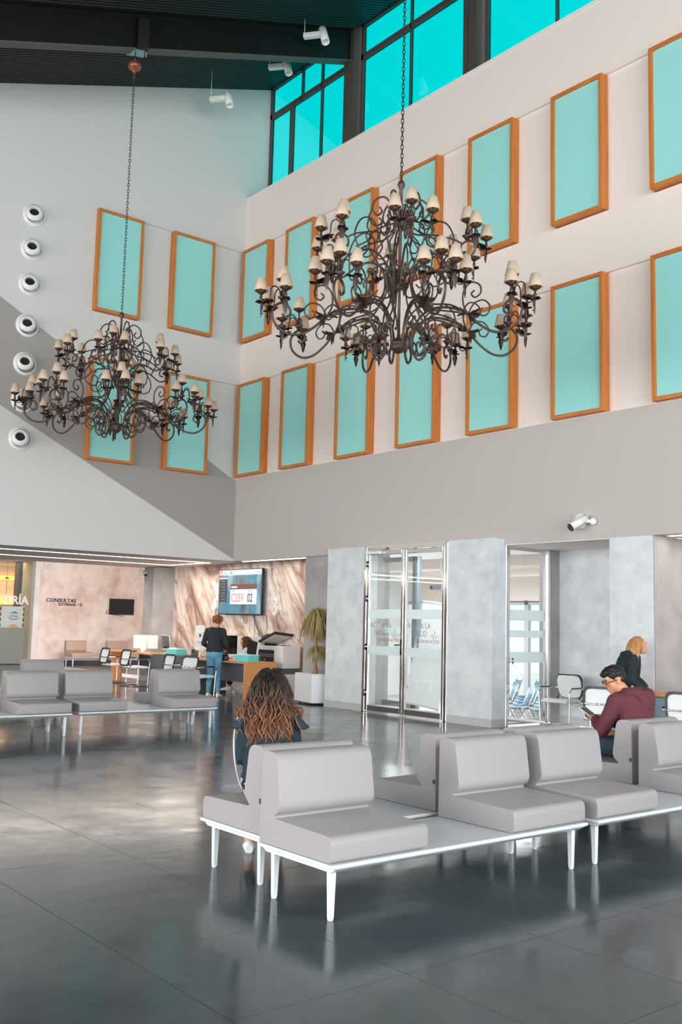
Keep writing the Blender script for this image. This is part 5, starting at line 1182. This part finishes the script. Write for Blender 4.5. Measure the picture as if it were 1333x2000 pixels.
b = MB().loft(torso_rings(J, .012, -.16, .18, 1.05)); add_limbs(b, J, .016, False, True, leg_to=.95); remesh(b, 'jeans', 'denim_dark', t, .009)
shoes(t, J)
b = MB(); M = Matrix.Translation(hc) @ Rm @ Matrix.Scale(1.03, 4)
b.ball((0, -.012, .045), (.080, .100, .084), 16, M); b.ball((0, .035, .088), (.066, .062, .036), 14, M); b.ball((.01, .075, .075), (.055, .032, .026), 12, M); b.ball((0, -.045, .0), (.072, .066, .07), 14, M); b.ball((0, .0, .105), (.062, .075, .03), 12, M)
remesh(b, 'hair', 'hair_black', t, .005, 3, (.014, .012))
g = MB()
for sx in (-1, 1):
    g.tube([M @ Vector((sx*.034+.025*cos(a), .105-.004*abs(cos(a)), .004+.020*sin(a))) for a in [2*pi*k/16 for k in range(16)]],   .0034, 5, closed=True)
    g.tube([M @ Vector(p) for p in ((sx*.06, .1, .008), (sx*.078, .06, .008), (sx*.083, .0, .006), (sx*.082, -.018, -.01))],   .0034, 5)
g.tube([M @ Vector((-.01, .107, .006)), M @ Vector((.01, .107, .006))],   .0034, 5); g.build('eyeglasses', 'black_plastic', t)
ph = thing('mobile_phone', 'white mobile phone held by the person in the maroon hoodie', 'phone', (13.50, -4.60, .80), face_dir(-1, .02))
Mp = Matrix.Translation((0, .03, .02)) @ Matrix.Rotation(radians(28), 4, 'X')
MB().box(-.052, .052, -.105, .105, -.005, .005, Mp).build('case', 'white_plastic', ph, bevel=.003); MB().box(-.047, .047, -.096, .096, .005, .006, Mp).build('display', 'screen_off', ph)

# 3. woman with ginger bun standing at the desk, seen from behind
t = thing('person', 'person with a ginger bun, black sweater and jeans standing at the front desk', 'person', (1.15, -1.13, 0), face_dir(-.62, .78))
J = mirror({'pel': (0, .0, .93), 'neck': (0, .035, 1.46), 'chest': (0, -.005, 1.24)}, sh=(.175, .02, 1.395), el=(.255, .0, 1.12), wr=(.17, .20, 1.02), hip=(.085, .0, .90), kn=(.085, .02, .50), an=(.09, -.02, .09))
J['knR'] = (.07, .05, .50); J['anR'] = (.10, .03, .09); J['anL'] = (-.09, -.06, .09)
hc = Vector((.03, .07, 1.605)); Rm = head_rot(-16, -8, 6)
b = MB().loft(torso_rings(J)); add_limbs(b, J); add_head(b, hc, Rm); b.capsule(Vector(J['neck'])-Vector((0, 0, .03)), .05, hc-Vector((.01, .03, .05)), .046)
for s_, sd in (('L', -1), ('R', 1)): add_hand(b, J['wr'+s_], (-sd*.4, .8, -.25), (0, .25, 1), -sd, .6)
remesh(b, 'body', 'skin', t); eyes(t, hc, Rm)
b = MB().loft(torso_rings(J, .024, .0, .98)); add_limbs(b, J, .013, True, False, arm_to=.9); remesh(b, 'sweater', 'cloth_dark', t, disp=(.09, .012))
b = MB().loft(torso_rings(J, .010, -.16, .22)); add_limbs(b, J, .010, False, True, leg_to=.9); b.ball((.075, -.07, .90), (.085, .075, .09)).ball((-.075, -.07, .90), (.085, .075, .09)); remesh(b, 'jeans', 'denim', t, disp=(.07, .008))
shoes(t, J)
hair_cap(t, 'hair_red', hc, Rm, 1., 1.06); locks(t, 'hair', 'hair_red', hc, Rm, 150, .05, wave=.004, rad=.009, seed=2, zmin=-.1, gap=.012, steps=6)
bb = hc+Rm @ Vector((.0, -.115, .045)); b = MB()
for k in range(22):
    r_ = random.Random(k); a0 = r_.uniform(0, 6.28); ax = Vector((r_.uniform(-1, 1), r_.uniform(-1, 1), r_.uniform(-1, 1))).normalized(); x_ = ax.orthogonal().normalized(); y_ = ax.cross(x_)
    b.tube([bb+(x_*cos(a0+q_*.35)+y_*sin(a0+q_*.35))*.055+ax*.014 for q_ in range(14)], .010, 5, at=[.3+.05*q_ for q_ in range(14)])
b.ball(bb, .055, 10).build('hair_bun', 'hair_red', t)
MB().tube(smooth_path([(.0, -.142, .955), (.05, -.138, .958)]), .01, 5).build('belt_loop', 'denim', t)

# 4. seated receptionist
t = thing('person', 'person with long auburn hair in a white top seated behind the front desk', 'person', (.60, .10, 0), face_dir(-.66, -.75))
J = mirror({'pel': (0, -.04, .57), 'neck': (0, .03, 1.03), 'chest': (0, -.03, .84)}, sh=(.165, .03, .965), el=(.20, .12, .78), wr=(.12, .36, .795), hip=(.09, -.02, .56), kn=(.09, .36, .55), an=(.08, .40, .16))
hc = Vector((0, .075, 1.155)); Rm = head_rot(8, -14)
b = MB().loft(torso_rings(J, g=.97)); add_limbs(b, J, g=.97); add_head(b, hc, Rm); b.capsule(Vector(J['neck'])-Vector((0, 0, .03)), .05, hc-Vector((0, .03, .05)), .046)
for s_, sd in (('L', -1), ('R', 1)): add_hand(b, J['wr'+s_], (-sd*.3, .9, -.05), (0, .05, 1), -sd, .4)
remesh(b, 'body', 'skin', t); eyes(t, hc, Rm)
b = MB().loft(torso_rings(J, .014, 0, .98)); add_limbs(b, J, .014, True, False, arm_to=.8); remesh(b, 'blouse', 'shirt_white', t, disp=(.08, .012))
b = MB().loft(torso_rings(J, .012, -.16, .2)); add_limbs(b, J, .012, False, True, leg_to=.8); remesh(b, 'trousers', 'cloth_dark', t)
shoes(t, J)
hair_cap(t, 'hair_auburn', hc, Rm, 1., 1.06); locks(t, 'hair', 'hair_auburn', hc, Rm, 420, .42, wave=.003, freq=1., rad=.006, seed=3, zmin=-.15, torso=[((0, 0, .80), (.165, .12, .26))], gap=.010, spread=.02, front=-.18)

# 5. blonde woman leaning over the right desk
t = thing('person', 'person with a blonde bob and dark green hoodie leaning at the right desk', 'person', (11.13, -.70, 0), face_dir(.80, .42))
J = mirror({'pel': (0, -.06, .84), 'neck': (0, .14, 1.285), 'chest': (0, .0, 1.09)}, sh=(.18, .13, 1.215), el=(.245, .12, .96), wr=(.16, .27, .83), hip=(.09, -.05, .82), kn=(.09, .03, .46), an=(.09, -.04, .09))
hc = Vector((0, .205, 1.405)); Rm = head_rot(16, 14)
b = MB().loft(torso_rings(J)); add_limbs(b, J); add_head(b, hc, Rm); b.capsule(Vector(J['neck'])-Vector((0, 0, .03)), .052, hc-Vector((0, .03, .05)), .048)
for s_, sd in (('L', -1), ('R', 1)): add_hand(b, J['wr'+s_], (-sd*.2, .7, -.4), (0, .4, .9), -sd, .4)
remesh(b, 'body', 'skin', t); eyes(t, hc, Rm)
b = MB().loft(torso_rings(J, .03, -.02, .98)); add_limbs(b, J, .022, True, False, arm_to=.93); remesh(b, 'hoodie', 'cloth_green', t, disp=(.1, .018))
b = MB(); sp = smooth_path([(-.09, .16, 1.31), (-.12, .08, 1.31), (-.07, .01, 1.29), (0, -.01, 1.28), (.07, .01, 1.29), (.12, .08, 1.31), (.09, .16, 1.31)], 4); b.tube(sp, [.03+.02*sin(pi*k/(len(sp)-1)) for k in range(len(sp))], 10)
b.loft([((0, .02, 1.32), (.1, 0, 0), (0, .04, .02)), ((0, -.03, 1.25), (.12, 0, 0), (0, .045, 0)), ((0, -.065, 1.17), (.07, 0, 0), (0, .03, 0))], 14); remesh(b, 'hood', 'cloth_green', t, .008, 5, (.06, .014))
b = MB().loft(torso_rings(J, .012, -.16, .2)); add_limbs(b, J, .012, False, True, leg_to=.95); remesh(b, 'trousers', 'cloth_dark', t, .009); shoes(t, J)
hair_cap(t, 'hair_blonde', hc, Rm, 1., 1.07); locks(t, 'hair', 'hair_blonde', hc, Rm, 260, .20, wave=.006, freq=1., rad=.009, seed=8, zmin=-.1, gap=.016, spread=.08, steps=12, front=-.05)
